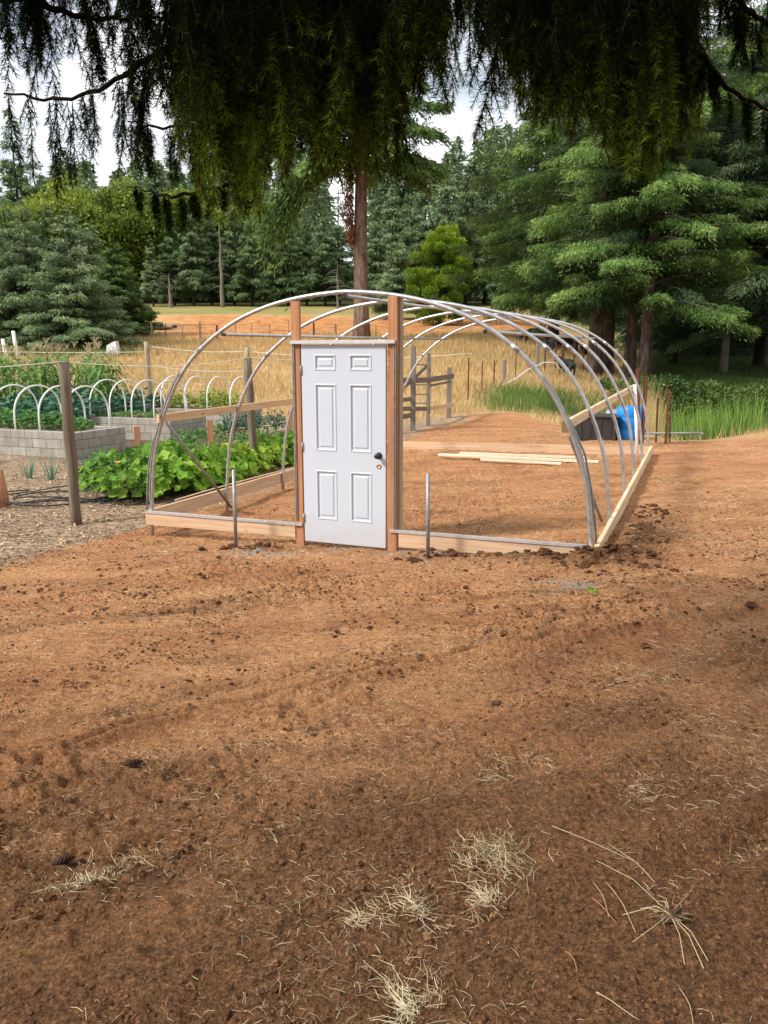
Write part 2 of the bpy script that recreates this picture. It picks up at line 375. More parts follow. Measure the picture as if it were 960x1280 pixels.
# ------------------------------------------------------------------ mesh helpers
class Geo:
    def __init__(s): s.v = []; s.f = []; s.n = 0; s.t = []
    def add(s, V, Fc, tone=None):
        V = np.asarray(V, float).reshape(-1, 3); Fc = np.asarray(Fc, int)
        s.v.append(V); s.f.append(Fc+s.n); s.n += len(V)
        s.t.append(np.full(len(V), .5) if tone is None else np.broadcast_to(np.asarray(tone, float), (len(V),)).copy())
    def build(s, name, mat, parent=None, smooth=False, attrs=None):
        V = np.concatenate(s.v) if s.v else np.zeros((0, 3)); T = np.concatenate(s.t) if s.t else np.zeros(0)
        loops = np.concatenate([f.ravel() for f in s.f]); sizes = np.concatenate([np.full(len(f), f.shape[1]) for f in s.f])
        starts = np.concatenate([[0], np.cumsum(sizes)[:-1]])
        me = bpy.data.meshes.new(name)
        me.vertices.add(len(V)); me.vertices.foreach_set('co', V.astype(np.float32).ravel())
        me.loops.add(len(loops)); me.loops.foreach_set('vertex_index', loops.astype(np.int32))
        me.polygons.add(len(sizes)); me.polygons.foreach_set('loop_start', starts.astype(np.int32))
        me.polygons.foreach_set('use_smooth', np.full(len(sizes), bool(smooth)))
        a = me.attributes.new('tone', 'FLOAT', 'POINT'); a.data.foreach_set('value', T.astype(np.float32))
        for k, v in (attrs or {}).items():
            a = me.attributes.new(k, 'FLOAT', 'POINT'); a.data.foreach_set('value', np.asarray(v, np.float32))
        me.update(calc_edges=True); me.validate()
        me.materials.append(M[mat] if isinstance(mat, str) else mat)
        o = bpy.data.objects.new(name, me); COL.objects.link(o)
        if parent is not None: o.parent = parent
        return o
def tag(o, label=None, cat=None, group=None, kind=None):
    if label: o['label'] = label
    if cat: o['category'] = cat
    if group: o['group'] = group
    if kind: o['kind'] = kind
    return o
def empty(name, loc, label, cat, group=None, rz=0):
    o = bpy.data.objects.new(name, None); COL.objects.link(o); o.location = [float(v) for v in loc]; o.rotation_euler = (0, 0, rz)
    o.empty_display_size = .2
    return tag(o, label, cat, group)
def copy_thing(root, loc, label, group=None, rz=0, scale=1, sz=None):
    r = root.copy(); COL.objects.link(r); r.location = [float(v) for v in loc]; r.rotation_euler = (0, 0, rz)
    r.scale = (scale, scale, sz or scale); r['label'] = label
    if group: r['group'] = group
    for ch in list(root.children):
        c = ch.copy(); COL.objects.link(c); c.parent = r
        for g in ch.children:
            d = g.copy(); COL.objects.link(d); d.parent = c
    return r
BOXF = [[0, 3, 2, 1], [4, 5, 6, 7], [0, 1, 5, 4], [1, 2, 6, 5], [2, 3, 7, 6], [3, 0, 4, 7]]
def box8(g, P): g.add(P, BOXF)
def box(g, x0, x1, y0, y1, z0, z1, bev=0):
    if bev:
        b = bev; V = []; 
        # chamfered box: 24 verts
        idx = {}
        for sx in (0, 1):
            for sy in (0, 1):
                for sz in (0, 1):
                    X = (x0, x1)[sx]; Y = (y0, y1)[sy]; Z = (z0, z1)[sz]
                    ix = b if sx == 0 else -b; iy = b if sy == 0 else -b; iz = b if sz == 0 else -b
                    idx[sx, sy, sz] = len(V)
                    V += [(X, Y+iy, Z+iz), (X+ix, Y, Z+iz), (X+ix, Y+iy, Z)]
        q = []
        for a in (0, 1):
            q.append([idx[a, 0, 0], idx[a, 1, 0], idx[a, 1, 1], idx[a, 0, 1]][::1 if a else -1])
            q.append([idx[0, a, 0]+1, idx[1, a, 0]+1, idx[1, a, 1]+1, idx[0, a, 1]+1][::-1 if a else 1])
            q.append([idx[0, 0, a]+2, idx[1, 0, a]+2, idx[1, 1, a]+2, idx[0, 1, a]+2][::1 if a else -1])
        for a in (0, 1):
            for c in (0, 1):
                q.append([idx[a, c, 0], idx[a, c, 1], idx[a, c, 1]+1, idx[a, c, 0]+1])
                q.append([idx[a, 0, c], idx[a, 1, c], idx[a, 1, c]+2, idx[a, 0, c]+2])
                q.append([idx[0, a, c]+1, idx[1, a, c]+1, idx[1, a, c]+2, idx[0, a, c]+2])
        t = [[i, i+1, i+2] for i in idx.values()]
        n0 = g.n; g.add(V, q); g.f.append(np.array(t)+n0); return
    g.add([(x0, y0, z0), (x1, y0, z0), (x1, y1, z0), (x0, y1, z0), (x0, y0, z1), (x1, y0, z1), (x1, y1, z1), (x0, y1, z1)], BOXF)
def beam(g, A, B, w, h, up=(0, 0, 1)):
    """rectangular bar from A to B: w across, h along up"""
    A = np.array(A, float); B = np.array(B, float); d = (B-A)/np.linalg.norm(B-A); up = np.array(up, float)
    sd = np.cross(d, up); sd /= np.linalg.norm(sd); u2 = np.cross(sd, d)
    P = []
    for C in (A, B):
        P += [C-sd*w/2-u2*h/2, C+sd*w/2-u2*h/2, C+sd*w/2+u2*h/2, C-sd*w/2+u2*h/2]
    g.add(P, BOXF)
def tube(g, path, r, sides=8, cap=True, tone=None):
    P = np.array(path, float); n = len(P); r = np.broadcast_to(np.asarray(r, float), (n,))
    T = np.gradient(P, axis=0); T /= np.linalg.norm(T, axis=1)[:, None]
    ref = np.array([0, 0, 1.0]) if abs(T[0, 2]) < .9 else np.array([1.0, 0, 0])
    V = []
    for i in range(n):
        a = ref-T[i]*np.dot(ref, T[i]); a /= np.linalg.norm(a); ref = a
        b = np.cross(T[i], a); th = np.arange(sides)*2*math.pi/sides
        V.append(P[i]+r[i]*(np.cos(th)[:, None]*a+np.sin(th)[:, None]*b))
    V = np.concatenate(V); Fc = []
    for i in range(n-1):
        for j in range(sides):
            k = (j+1) % sides; Fc.append([i*sides+j, i*sides+k, (i+1)*sides+k, (i+1)*sides+j])
    if cap:
        V = np.concatenate([V, P[:1], P[-1:]]); n0 = n*sides
        t = [[n0, (j+1) % sides, j] for j in range(sides)]+[[n0+1, (n-1)*sides+j, (n-1)*sides+(j+1) % sides] for j in range(sides)]
        base = g.n; g.add(V, Fc, tone); g.f.append(np.array(t)+base)
    else: g.add(V, Fc, tone)
def lathe(g, prof, c=(0, 0, 0), sides=20, ell=1):
    V = []; n = len(prof)
    for r, z in prof:
        for j in range(sides):
            th = j*2*math.pi/sides; V.append((c[0]+r*math.cos(th), c[1]+r*ell*math.sin(th), c[2]+z))
    g.add(V, [[i*sides+j, i*sides+(j+1) % sides, (i+1)*sides+(j+1) % sides, (i+1)*sides+j] for i in range(n-1) for j in range(sides)])
def leaves(g, P, D, W, ln, wd, tone, fold=.0):
    """kites: base P, direction D, width vector W"""
    P = np.asarray(P); n = len(P); ln = np.broadcast_to(ln, (n,))[:, None]; wd = np.broadcast_to(wd, (n,))[:, None]
    D = D/np.linalg.norm(D, axis=1)[:, None]; W = W-D*np.sum(W*D, 1)[:, None]; W /= np.linalg.norm(W, axis=1)[:, None]+1e-9
    V = np.stack([P, P+D*ln*.45+W*wd*.5, P+D*ln, P+D*ln*.45-W*wd*.5], 1).reshape(-1, 3)
    g.add(V, np.arange(n*4).reshape(-1, 4), np.repeat(np.broadcast_to(tone, (n,)), 4))
def blades(g, P, D, W, ln, wd, tone):
    n = len(P); ln = np.broadcast_to(ln, (n,))[:, None]; wd = np.broadcast_to(wd, (n,))[:, None]
    D = D/np.linalg.norm(D, axis=1)[:, None]; W = W/np.linalg.norm(W, axis=1)[:, None]
    V = np.stack([P-W*wd*.5, P+W*wd*.5, P+D*ln], 1).reshape(-1, 3)
    g.add(V, np.arange(n*3).reshape(-1, 3), np.repeat(np.broadcast_to(tone, (n,)), 3))
def unit(n, rng=RNG):
    v = rng.normal(size=(n, 3)); return v/np.linalg.norm(v, axis=1)[:, None]

# ------------------------------------------------------------------ GROUND
def axis(segs):
    out = [segs[0][0]]
    for a, b, s0, s1 in segs:
        x = a
        n = max(2, int(round((b-a)/((s0+s1)/2))))
        st = np.linspace(s0, s1, n); st = st/st.sum()*(b-a)
        out += list(a+np.cumsum(st))
    return np.array(out)
gx = axis([(-260, -60, 20, 3), (-60, -14, 2.2, .35), (-14, -4, .3, .045), (-4, -2.1, .045, .018), (-2.1, 2.1, .012, .012), (2.1, 4, .018, .045), (4, 14, .045, .3), (14, 60, .35, 2.2), (60, 260, 3, 20)])
gy = axis([(-40, -4, 6, .8), (-4, 1.2, .6, .03), (1.2, 3.6, .0105, .012), (3.6, 6, .012, .026), (6, 10, .026, .05), (10, 30, .05, .25), (30, 90, .3, 1.2), (90, 420, 2, 22)])
GXm, GYm = np.meshgrid(gx, gy)
Xf, Yf = GXm.ravel(), GYm.ravel()
Zf = ground_z(Xf, Yf)
sm = soil_mask(Xf, Yf); s_, d_ = to_sd(Xf, Yf)
yb = np.interp(Xf, BX, BY)+.9*fbm(Xf*.9, Yf*.9, 3, 51)
beyond = smooth(-.4, .4, Yf-yb)
mulch = (1-beyond)*(1-sm)
gard = smooth(-4.7, -5.1, s_+.3*fbm(Xf, Yf, 3, 14))
bedm = mulch*np.clip(smooth(.40, .7, vnoise(Xf*.7, d_*.9, 18))*gard, 0, 1)*.85*smooth(13.5, 9, d_)
dirx = Xf/np.maximum(Yf, 6)
green = beyond*smooth(.12, .18, dirx+.03*fbm(Xf*.3, Yf*.3, 2, 61))*smooth(31, 27, Yf+14*np.maximum(.32-dirx, 0)/.2*0)*smooth(23, 26, Yf)*.9
green = np.maximum(green, beyond*smooth(.29, .34, dirx+.03*fbm(Xf*.3, Yf*.3, 2, 61))*smooth(17.5, 20, Yf)*.95)
green = np.maximum(green, smooth(68, 73, Yf+6*fbm(Xf*.06, Yf*.06, 3, 8))*(.45+.3*vnoise(Xf*.2, Yf*.2, 3)))
green = np.maximum(green, smooth(-.30, -.36, dirx)*smooth(40, 45, Yf)*.6)
plow = smooth(37, 54, Yf+3*fbm(Xf*.12, Yf*.05, 3, 65)-6*smooth(-.1, .1, dirx))*smooth(72, 68, Yf+6*fbm(Xf*.06, Yf*.06, 3, 8))*smooth(-.32, -.24, dirx+.04*fbm(Xf*.1, Yf*.1, 2, 5))
plow = plow*smooth(.26, .2, dirx)
floor = np.maximum(smooth(89, 94, Yf), beyond*smooth(.30, .36, dirx)*smooth(33, 40, Yf)*.85)
damp_shade = smooth(.05, .95, smooth(5.0, 1.3, Yf-.40*Xf+1.3*fbm(Xf*.9, Yf*1.6-Xf*.5, 5, 71, .62)))*.88  # shade of the overhanging tree painted into the near soil, stronger to the right
damp_shade = np.maximum(damp_shade, smooth(.22, .42, fbm(Xf*1.6+Yf*.6, Yf*4-Xf*1.4, 5, 73, .65))*.45)
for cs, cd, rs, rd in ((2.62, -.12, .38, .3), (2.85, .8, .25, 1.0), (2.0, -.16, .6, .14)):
    damp_shade = np.maximum(damp_shade, np.exp(-(((s_-cs)/rs)**2+((d_-cd)/rd)**2))*1.1)
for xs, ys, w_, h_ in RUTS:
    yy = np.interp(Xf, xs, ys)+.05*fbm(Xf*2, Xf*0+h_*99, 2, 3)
    damp_shade = np.maximum(damp_shade, smooth(xs[0], xs[0]+.5, Xf)*smooth(xs[-1], xs[-1]-.5, Xf)*np.exp(-((Yf-yy)/w_)**2)*.8*vnoise(Xf*3, Yf*3, 4))  # shade in the rut grooves painted as darker soil
damp_shade = np.clip(damp_shade, 0, 1)*(1-beyond)
ash = np.zeros_like(Xf)
for px, py, rx, ry in ((722, 747, .16, .10), (690, 738, .3, .05), (676, 762, .07, .04), (300, 686, .30, .10), (534, 698, .24, .10), (420, 683, .5, .06), (500, 690, .2, .06), (350, 690, .2, .05)):
    c = at_z(px, py, .02)
    ash = np.maximum(ash, np.exp(-(((Xf-c[0])/rx)**2+((Yf-c[1])/ry)**2))*(.5+.9*fbm(Xf*9, Yf*9, 3, 81)))
ash = np.clip(ash*1.2, 0, .8)
nx, ny = len(gx), len(gy)
ii = (np.arange(ny-1)[:, None]*nx+np.arange(nx-1)[None, :]).ravel()
g = Geo(); g.add(np.stack([Xf, Yf, Zf], 1), np.stack([ii, ii+1, ii+nx+1, ii+nx], 1))
o = g.build('ground', 'ground', None, True, {'mulch': mulch, 'bed': bedm, 'dry': beyond, 'green': green, 'plow': plow, 'floor': floor, 'damp_shade': damp_shade, 'ash': ash})
tag(o, kind='structure')

g = Geo(); th = np.linspace(0, 2*math.pi, 49)[:-1]
g.add([(POND[0]+POND[2]*1.05*math.cos(t), POND[1]+POND[3]*1.05*math.sin(t), POND[4]) for t in th], [list(range(48))])
tag(g.build('pond_water', 'water'), kind='structure')

# ------------------------------------------------------------------ GREENHOUSE
root = empty('greenhouse_frame', GO, 'unfinished hoop greenhouse of bare silver pipes with a white door in its front', 'greenhouse', rz=-GA)
def Lc(s, d, z): return (s+d*SK, d, z)
hs = np.array([0, .45, .85, 1.2, 1.37, 1.667, 1.85, 2.0, 2.2, 2.3, 2.39, 2.43, 2.465, 2.475])
hz = np.array([2.578, 2.54, 2.465, 2.34, 2.258, 2.06, 1.895, 1.72, 1.37, 1.12, .86, .56, .25, .0])
# arc-length resample for a smooth hoop
al = np.concatenate([[0], np.cumsum(np.hypot(np.diff(hs), np.diff(hz)))])
tt = np.linspace(0, al[-1], 40)
hs2 = np.interp(tt, al, hs); hz2 = np.interp(tt, al, hz)
for _ in range(4):
    hs2[1:-1] = (hs2[:-2]+2*hs2[1:-1]+hs2[2:])/4; hz2[1:-1] = (hz2[:-2]+2*hz2[1:-1]+hz2[2:])/4
    hz2[0] = hz2[0]*.5+.5*(hz2[1]); hz2[0] = max(hz2[0], 2.572)
def g_rise(d): return .09*d/7.6
def hoop_path(d, jit=0, zoff=0, rad_off=0):
    s = np.concatenate([-hs2[::-1], hs2[1:]]); z = np.concatenate([hz2[::-1], hz2[1:]])
    if rad_off:
        T = np.stack([np.gradient(s), np.gradient(z)], 1); T /= np.linalg.norm(T, axis=1)[:, None]
        s = s-T[:, 1]*rad_off; z = z+T[:, 0]*rad_off
    return [Lc(a*(1+jit), d+.004*math.sin(b*3), b+g_rise(d)*(1 if b > .1 else 1)+zoff) for a, b in zip(s, z)]
HD = [0, 1.52, 3.05, 4.57, 6.10, 7.62]
for k, d in enumerate(HD):
    g = Geo(); P = hoop_path(d, [0, -.004, .003, -.002, .002, 0][k])
    P[0] = (P[0][0], P[0][1], gz1(*G(-2.475, d)[:2])-.05-0); P[-1] = (P[-1][0], P[-1][1], gz1(*G(2.475, d)[:2])-.05)
    tube(g, P, .021, 12); g.build('hoop', 'galv', root, True)
hoops = [o for o in root.children if o.name.startswith('hoop')]
for ho, d in zip(hoops, HD):
    P = hoop_path(d)
    for sg in (-1, 1):
        q = [p for p in P if p[0]*sg > 1.62+.06*(d > 0)][:: sg]
        q = q[0:2] if sg > 0 else q[0:2]
        a, b = np.array(q[0]), np.array(q[1]); g = Geo(); tube(g, [a, a+(b-a)*.9], .0245, 12); g.build('coupling', 'galv', ho, True)
        g = Geo()
        c = a+(b-a)*.45; tube(g, [c+[0, -.031, 0], c+[0, -.022, 0]], .007, 6)
        g.build('bolt', 'galv_dull', ho)
# film-lock channel on the front hoop, lower part of both sides
for sgn in (-1, 1):
    P = [p for p in hoop_path(-.004, 0, 0, .022 if True else 0) if (p[2] < 1.83 and p[2] > .22 and p[0]*sgn > 0)]
    g = Geo()
    for a, b in zip(P[:-1], P[1:]): beam(g, a, b, .040, .014, (sgn, 0, .6))
    g.build('lock_channel', 'galv_dull', root)
P = [p for p in hoop_path(7.63, 0, 0, .022) if (p[2] < 1.9 and p[2] > 1.3 and p[0] > 0)]
g = Geo()
for a, b in zip(P[:-1], P[1:]): beam(g, a, b, .036, .014, (1, 0, .6))
g.build('lock_channel', 'galv', root)
# loose bent strip hanging inside the right front hoop
g = Geo(); tube(g, [Lc(s, d, z) for s, d, z in ((2.02, .05, 1.64), (2.22, .06, 1.36), (2.36, .06, 1.07), (2.44, .05, .72), (2.50, .04, .33), (2.51, .02, .2))], .010, 6)
g.build('bent_rod', 'galv_dull', root, True)
g = Geo(); tube(g, [Lc(s, d, z) for s, d, z in ((-2.27, .03, 1.30), (-2.42, .03, 1.0), (-2.50, .03, .7), (-2.53, .02, .4), (-2.53, .0, .2))], .010, 6)
g.build('bent_rod', 'galv_dull', root, True)
# purlins
def purlin(s, z, d0, d1, r=.017):
    g = Geo(); tube(g, [Lc(s, d0, z), Lc(s, (d0+d1)/2, z+g_rise((d0+d1)/2)), Lc(s, d1, z+g_rise(d1))], r, 10)
    p = g.build('purlin', 'galv', root, True)
    g = Geo(); tube(g, [Lc(s, d0-.03, z), Lc(s, d0+.004, z)], r*1.12, 10); g.build('end_cap', 'black_metal', p)
purlin(.0, 2.533, .02, 7.64); purlin(1.41, 2.175, .02, 7.66); purlin(-1.41, 2.175, .02, 7.7)
# braces
for sg in (-1, 1):
    g = Geo(); zb = gz1(*G(2.38*sg, 1.5)[:2])+.06
    tube(g, [Lc(2.22*sg, .04, 1.22), Lc(2.385*sg, 1.50, zb)], .017, 8); g.build('brace', 'galv_dull', root, True)
# hip boards
def board_y(name, mat, s0, s1, z0a, z1a, z0b, z1b, d0, d1, n=1):
    g = Geo(); ds = np.linspace(d0, d1, n+1)
    for i in range(n):
        a, b = ds[i], ds[i+1]; fa, fb = (a-d0)/(d1-d0), (b-d0)/(d1-d0)
        za0, za1, zb0, zb1 = z0a+(z0b-z0a)*fa, z1a+(z1b-z1a)*fa, z0a+(z0b-z0a)*fb, z1a+(z1b-z1a)*fb
        e = .003 if i else 0
        V = [Lc(s0, a+e, za0), Lc(s1, a+e, za0), Lc(s1, b, zb0), Lc(s0, b, zb0), Lc(s0, a+e, za1), Lc(s1, a+e, za1), Lc(s1, b, zb1), Lc(s0, b, zb1)]
        g.add(V, BOXF)
    return g.build(name, mat, root)
board_y('hip_board', 'hip_wood_y', -2.285, -2.247, 1.225, 1.315, 1.30, 1.39, -.05, 7.68, 2)
hb = board_y('hip_board', 'pale_wood_y', 2.145, 2.185, 1.28, 1.37, 1.36, 1.45, .03, 7.66, 2)
g = Geo()
V = [Lc(a, b, c) for c in (1.272, 1.375) for a, b in ((2.150, -.012), (2.212, -.012), (2.212, .028), (2.150, .028))]
g.add(V, BOXF); g.build('end_block', 'end_grain', root)
board_y('lock_channel', 'alu', 2.130, 2.150, 1.262, 1.279, 1.342, 1.359, .03, 7.66)
# base boards
def board_x(name, mat, s0, s1, d0, d1, zb0, zt0, zb1, zt1, dd=0):
    g = Geo(); V = []
    for zA, zB in ((zb0, zb1), (zt0, zt1)):
        V += [Lc(s0, d0, zA), Lc(s1, d0, zB), Lc(s1, d1, zB), Lc(s0, d1, zA)]
    g.add(V, BOXF); return g.build(name, mat, root)
board_x('base_board', 'fir_wood_x', -2.52, -.585, -.045, -.005, .048, .183, .066, .192)
board_x('lock_channel', 'alu', -2.51, -.50, -.056, -.022, .185, .212, .194, .221)
board_x('base_board', 'fir_wood_x', .585, 2.49, -.045, -.005, .062, .208, .085, .222)
board_x('lock_channel', 'alu', .49, 2.48, -.056, -.022, .210, .238, .224, .251)
board_x('base_board', 'fir_wood_x', -2.5, 2.5, 7.60, 7.64, .07, .235, .17, .335)
board_y('base_board', 'pale_wood_y', 2.50, 2.54, -.02, .252, .15, .345, -.06, 7.68, 3)
board_y('base_board', 'fir_wood_y', -2.54, -2.50, .045, .205, .08, .25, -.004, 7.68, 3)
g = Geo(); tube(g, [Lc(-2.56-.05*math.sin(d), d, .215+.006*d) for d in np.linspace(.6, 7.5, 14)], .009, 6); g.build('edge_strip', 'pale_wood_y', root)
g = Geo(); V = [Lc(2.492, -.062, .08), Lc(2.545, -.062, .08), Lc(2.545, -.022, .08), Lc(2.492, -.022, .08), Lc(2.492, -.062, .245), Lc(2.545, -.062, .245), Lc(2.545, -.022, .245), Lc(2.492, -.022, .245)]
g.add(V, BOXF); g.build('end_block', 'end_grain', root)
# door posts: two boards each
for sg in (-1, 1):
    a, b = (-.585, -.49) if sg < 0 else (.462, .56)
    zt = 2.49 if sg < 0 else 2.515
    zb = gz1(*G(sg*.53, 0)[:2])-.06
    g = Geo(); box(g, a, b, -.035, .005, zb, zt, .003); pst = g.build('door_post', 'fir_wood_z', root)
    g = Geo(); c0, c1 = (a-.012, a+.034) if sg < 0 else (b-.02, b+.016)
    box(g, c0, c1, .008, .10, zb, zt-.02, .003); g.build('door_post', 'pale_post', root)
    for q in ((a+.010, a+.020), (a+.026, a+.034)) if sg < 0 else ((b-.034, b-.026), (b-.018, b-.010)):
        g = Geo(); box(g, q[0], q[1], -.048, -.037, .25, 2.08); g.build('lock_channel', 'galv_dull', pst)
g = Geo(); box(g, -.582, .545, -.075, -.037, 2.072, 2.104, .002); g.build('header_channel', 'alu', root)
g = Geo(); box(g, -.488, .460, -.034, .002, 2.075, 2.11); g.build('header_board', 'fir_wood_x', root)
# door: slab with six raised and fielded panels
dr = empty('door', (0, 0, 0), None, None); dr.parent = root; dr.location = (-.475, -.035, .035)
DW, DH, DT = .915, 2.03, .042
def panel_door():
    g = Geo()
    xs_ = [0, .145, .385, .53, .77, DW]; zs_ = [0, .24, .80, 1.00, 1.645, 1.765, 1.945-.02, DH]
    zs_ = [0, .245, .765, .965, 1.645, 1.775, 1.935, DH]
    holes = {(1, 1), (3, 1), (1, 3), (3, 3), (1, 5), (3, 5)}
    for i in range(5):
        for j in range(7):
            x0, x1, z0, z1 = xs_[i], xs_[i+1], zs_[j], zs_[j+1]
            if (i, j) not in holes:
                g.add([(x0, 0, z0), (x1, 0, z0), (x1, 0, z1), (x0, 0, z1)], [[0, 1, 2, 3]]); continue
            rings = [(0, 0), (.006, -.005), (.014, -.005), (.022, .009), (.040, .010), (.052, .002), (.052, .002)]
            V = []
            for ins, dp in rings: V += [(x0+ins, dp, z0+ins), (x1-ins, dp, z0+ins), (x1-ins, dp, z1-ins), (x0+ins, dp, z1-ins)]
            Fq = [[k*4+a, k*4+(a+1) % 4, k*4+4+(a+1) % 4, k*4+4+a] for k in range(len(rings)-2) for a in range(4)]
            k = (len(rings)-2)*4; Fq.append([k, k+1, k+2, k+3]); g.add(V, Fq)
    g.add([(0, DT, 0), (DW, DT, 0), (DW, DT, DH), (0, DT, DH), (0, 0, 0), (DW, 0, 0), (DW, 0, DH), (0, 0, DH)], [[1, 0, 3, 2], [0, 1, 5, 4], [1, 2, 6, 5], [2, 3, 7, 6], [3, 0, 4, 7]])
    return g
for hz_ in (.25, 1.0, 1.78):
    g = Geo(); tube(g, [(-.004, -.008, hz_-.045), (-.004, -.008, hz_+.045)], .008, 8); g.build('hinge', 'galv_dull', dr, True)
slab = panel_door().build('door_slab', 'door', dr)
g = Geo()
prof = [(0, -.075), (.018, -.075), (.027, -.066), (.029, -.055), (.024, -.043), (.012, -.036), (.012, -.012), (.033, -.010), (.035, -.002), (0.0, -.001)]
lathe(g, [(r, z) for r, z in prof], (0, 0, 0), 20)
kn = g.build('door_knob', 'black_metal', dr, True); kn.rotation_euler = (rad(-90), 0, 0); kn.location = (.845, 0, .945)
kn.rotation_euler = (rad(-90), 0, 0)
g = Geo(); lathe(g, [(0, -.004), (.010, -.004), (.012, .002), (.024, .003), (.027, .0), (.027, -.001)][::-1], (0, 0, 0), 20)
lb = g.build('lock_hole', 'brass', dr, True); lb.rotation_euler = (rad(90), 0, 0); lb.location = (.845, -.002, .835)

# ------------------------------------------------------------------ loose things round the greenhouse
def pipe_thing(name, A, B, r, mat, label, cat, group=None, sides=10, hollow=False):
    g = Geo(); A = np.array(A, float); B = np.array(B, float); tube(g, [A-A, B-A], r, sides)
    o = g.build(name, mat, None, True); o.location = A; return tag(o, label, cat, group)
for (px, py, ty, lab) in ((295, 686, 587, 'thin galvanised pipe stake standing upright in front of the left base board'),
                          (535, 698, 592, 'thin galvanised pipe stake standing upright in front of the right base board')):
    P = on_ground(px, py); T = at_y(px-3 if px < 400 else px, ty, P[1]); P[2] -= .05
    pipe_thing('pipe_stake', P, (T[0], P[1], T[2]), .019, 'galv_dull', lab, 'pipe stake', 'pipe stakes before the greenhouse front')
P = G(2.36, 6.55); zg = gz1(P[0], P[1])
pipe_thing('plastic_pipe', (P[0]+.02, P[1], zg-.02), (P[0]-.10, P[1]+.05, zg+1.32), .028, 'pvc', 'bright white plastic pipe standing upright inside the right rear corner of the frame', 'pipe')
for i, (a, b, w, lab) in enumerate((((548, 574), (748, 579), .09, 'pale new board lying on the soil, the longest of three'),
                                 ((575, 573), (735, 576), .06, 'pale new board lying behind the longest of three boards'),
                                 ((600, 578), (700, 581), .05, 'short pale board lying against the front of the longest board'))):
    A = on_ground(*a); B = on_ground(*b); g = Geo(); z = max(A[2], B[2])+.03
    dA = np.array([0, .1*i if i < 2 else -.07, 0])
    beam(g, (0, 0, 0), (B[0]-A[0], B[1]-A[1], 0), w, .036)
    o = g.build('lumber_board', 'pale_wood_x'); o.location = (A[0], A[1]+dA[1], z)
    tag(o, lab, 'board', 'loose boards on the soil inside the frame')
# barrels and bin
def barrel(px, py, w, h, mat, label, group=None, lid=False):
    P = on_ground(px, py, .1); sc = P[1]/980
    r = w*sc/2; hh = h*sc
    rt = empty('plastic_barrel', P, label, 'barrel', group)
    g = Geo(); lathe(g, [(0, 0), (r*.88, 0), (r*.95, hh*.04), (r*1.0, hh*.25), (r*.96, hh*.30), (r*.96, hh*.34), (r, hh*.38), (r, hh*.62), (r*.96, hh*.66), (r*.96, hh*.70), (r, hh*.75), (r*.97, hh*.93), (r*.88, hh*.985)], sides=28)
    g.build('body', mat, rt, True)
    g = Geo(); lathe(g, [(r*.90, hh*.975), (r*.90, hh*1.0), (r*.82, hh*1.0), (r*.80, hh*.985), (0, hh*.985)], sides=28); g.build('rim', mat, rt, True)
    g = Geo(); lathe(g, [(.045, 0), (.045, .03), (0, .03)], (r*.5, 0, hh*.985), 12); g.build('bung', 'black_metal', rt, True)
    return rt
barrel(785, 549, 33, 41, 'blue_plastic', 'bright blue plastic barrel standing right of the dark bin behind the frame')
barrel(773, 536, 34, 42, 'pale_blue_plastic', 'faded pale blue barrel standing behind the dark bin')
P = on_ground(743, 549, .1)
rt = empty('storage_bin', P, 'dark grey plastic bin with a flat lid left of the bright blue barrel', 'bin', rz=-.25)
def frustum(g, w0, d0, w1, d1, z0, z1):
    g.add([(-w0, -d0, z0), (w0, -d0, z0), (w0, d0, z0), (-w0, d0, z0), (-w1, -d1, z1), (w1, -d1, z1), (w1, d1, z1), (-w1, d1, z1)], BOXF)
g = Geo(); frustum(g, .42, .30, .48, .36, 0, .50)
for xx in (-.3, -.1, .1, .3): beam(g, (xx, -.305, .03), (xx*1.1, -.365, .47), .05, .02, (0, 1, 0))
g.build('tub', 'dark_bin', rt)
g = Geo(); box(g, -.51, .51, -.40, .40, .502, .545, .012); g.build('lid', 'dark_bin', rt)
# rusty posts by the right rear corner
def angle_post(px, py, top_px, top_py, w, mat, label, group, name='steel_post'):
    P = on_ground(px, py, .1); T = at_y(top_px, top_py, P[1]); g = Geo()
    d = np.array([T[0]-P[0], .02, T[2]-P[2]]); A = np.array([0, 0, -.1])
    beam(g, A, d, w, .008, (0, 1, 0)); beam(g, A+[0, -.012-w*.3, 0], d+[0, -.012-w*.3, 0], .008, w*.6, (0, 1, 0))
    for k in range(3, 14):
        c = A+(d-A)*k/15; beam(g, c+[-.012, .006, 0], c+[.012, .006, 0], .022, .012)
    o = g.build(name, mat); o.location = P; return tag(o, label, 'post', group)
angle_post(798, 556, 797, 461, .085, 'rust', 'upright wide rust red steel post at the rear right corner of the frame', 'rusty posts behind the frame')
angle_post(802, 556, 808, 470, .075, 'rust', 'leaning rust red steel post crossing in front of the upright one', 'rusty posts behind the frame')
angle_post(820, 553, 823, 497, .04, 'rust_dark', 'thin dark steel post, left of the three beside the white pipe', 'thin posts beside the white pipe')
angle_post(832, 556, 837, 487, .055, 'rust', 'rust red steel post, tallest of the three beside the white pipe', 'thin posts beside the white pipe')
angle_post(837, 555, 838, 520, .035, 'rust_dark', 'short dark steel post, right of the three beside the white pipe', 'thin posts beside the white pipe')
P = on_ground(836, 556, .1)
A = at_y(801, 542, P[1]+.15); B = at_y(876, 541, P[1]+.3)
g = Geo(); tube(g, [A-A, B-A], .022, 8); tube(g, [B-A, B-A+[.05, 0, -.03]], .022, 8); o = g.build('white_pipe', 'galv', None, True); o.location = A; tag(o, 'long pale pipe held level across the three thin posts near the pond', 'pipe')

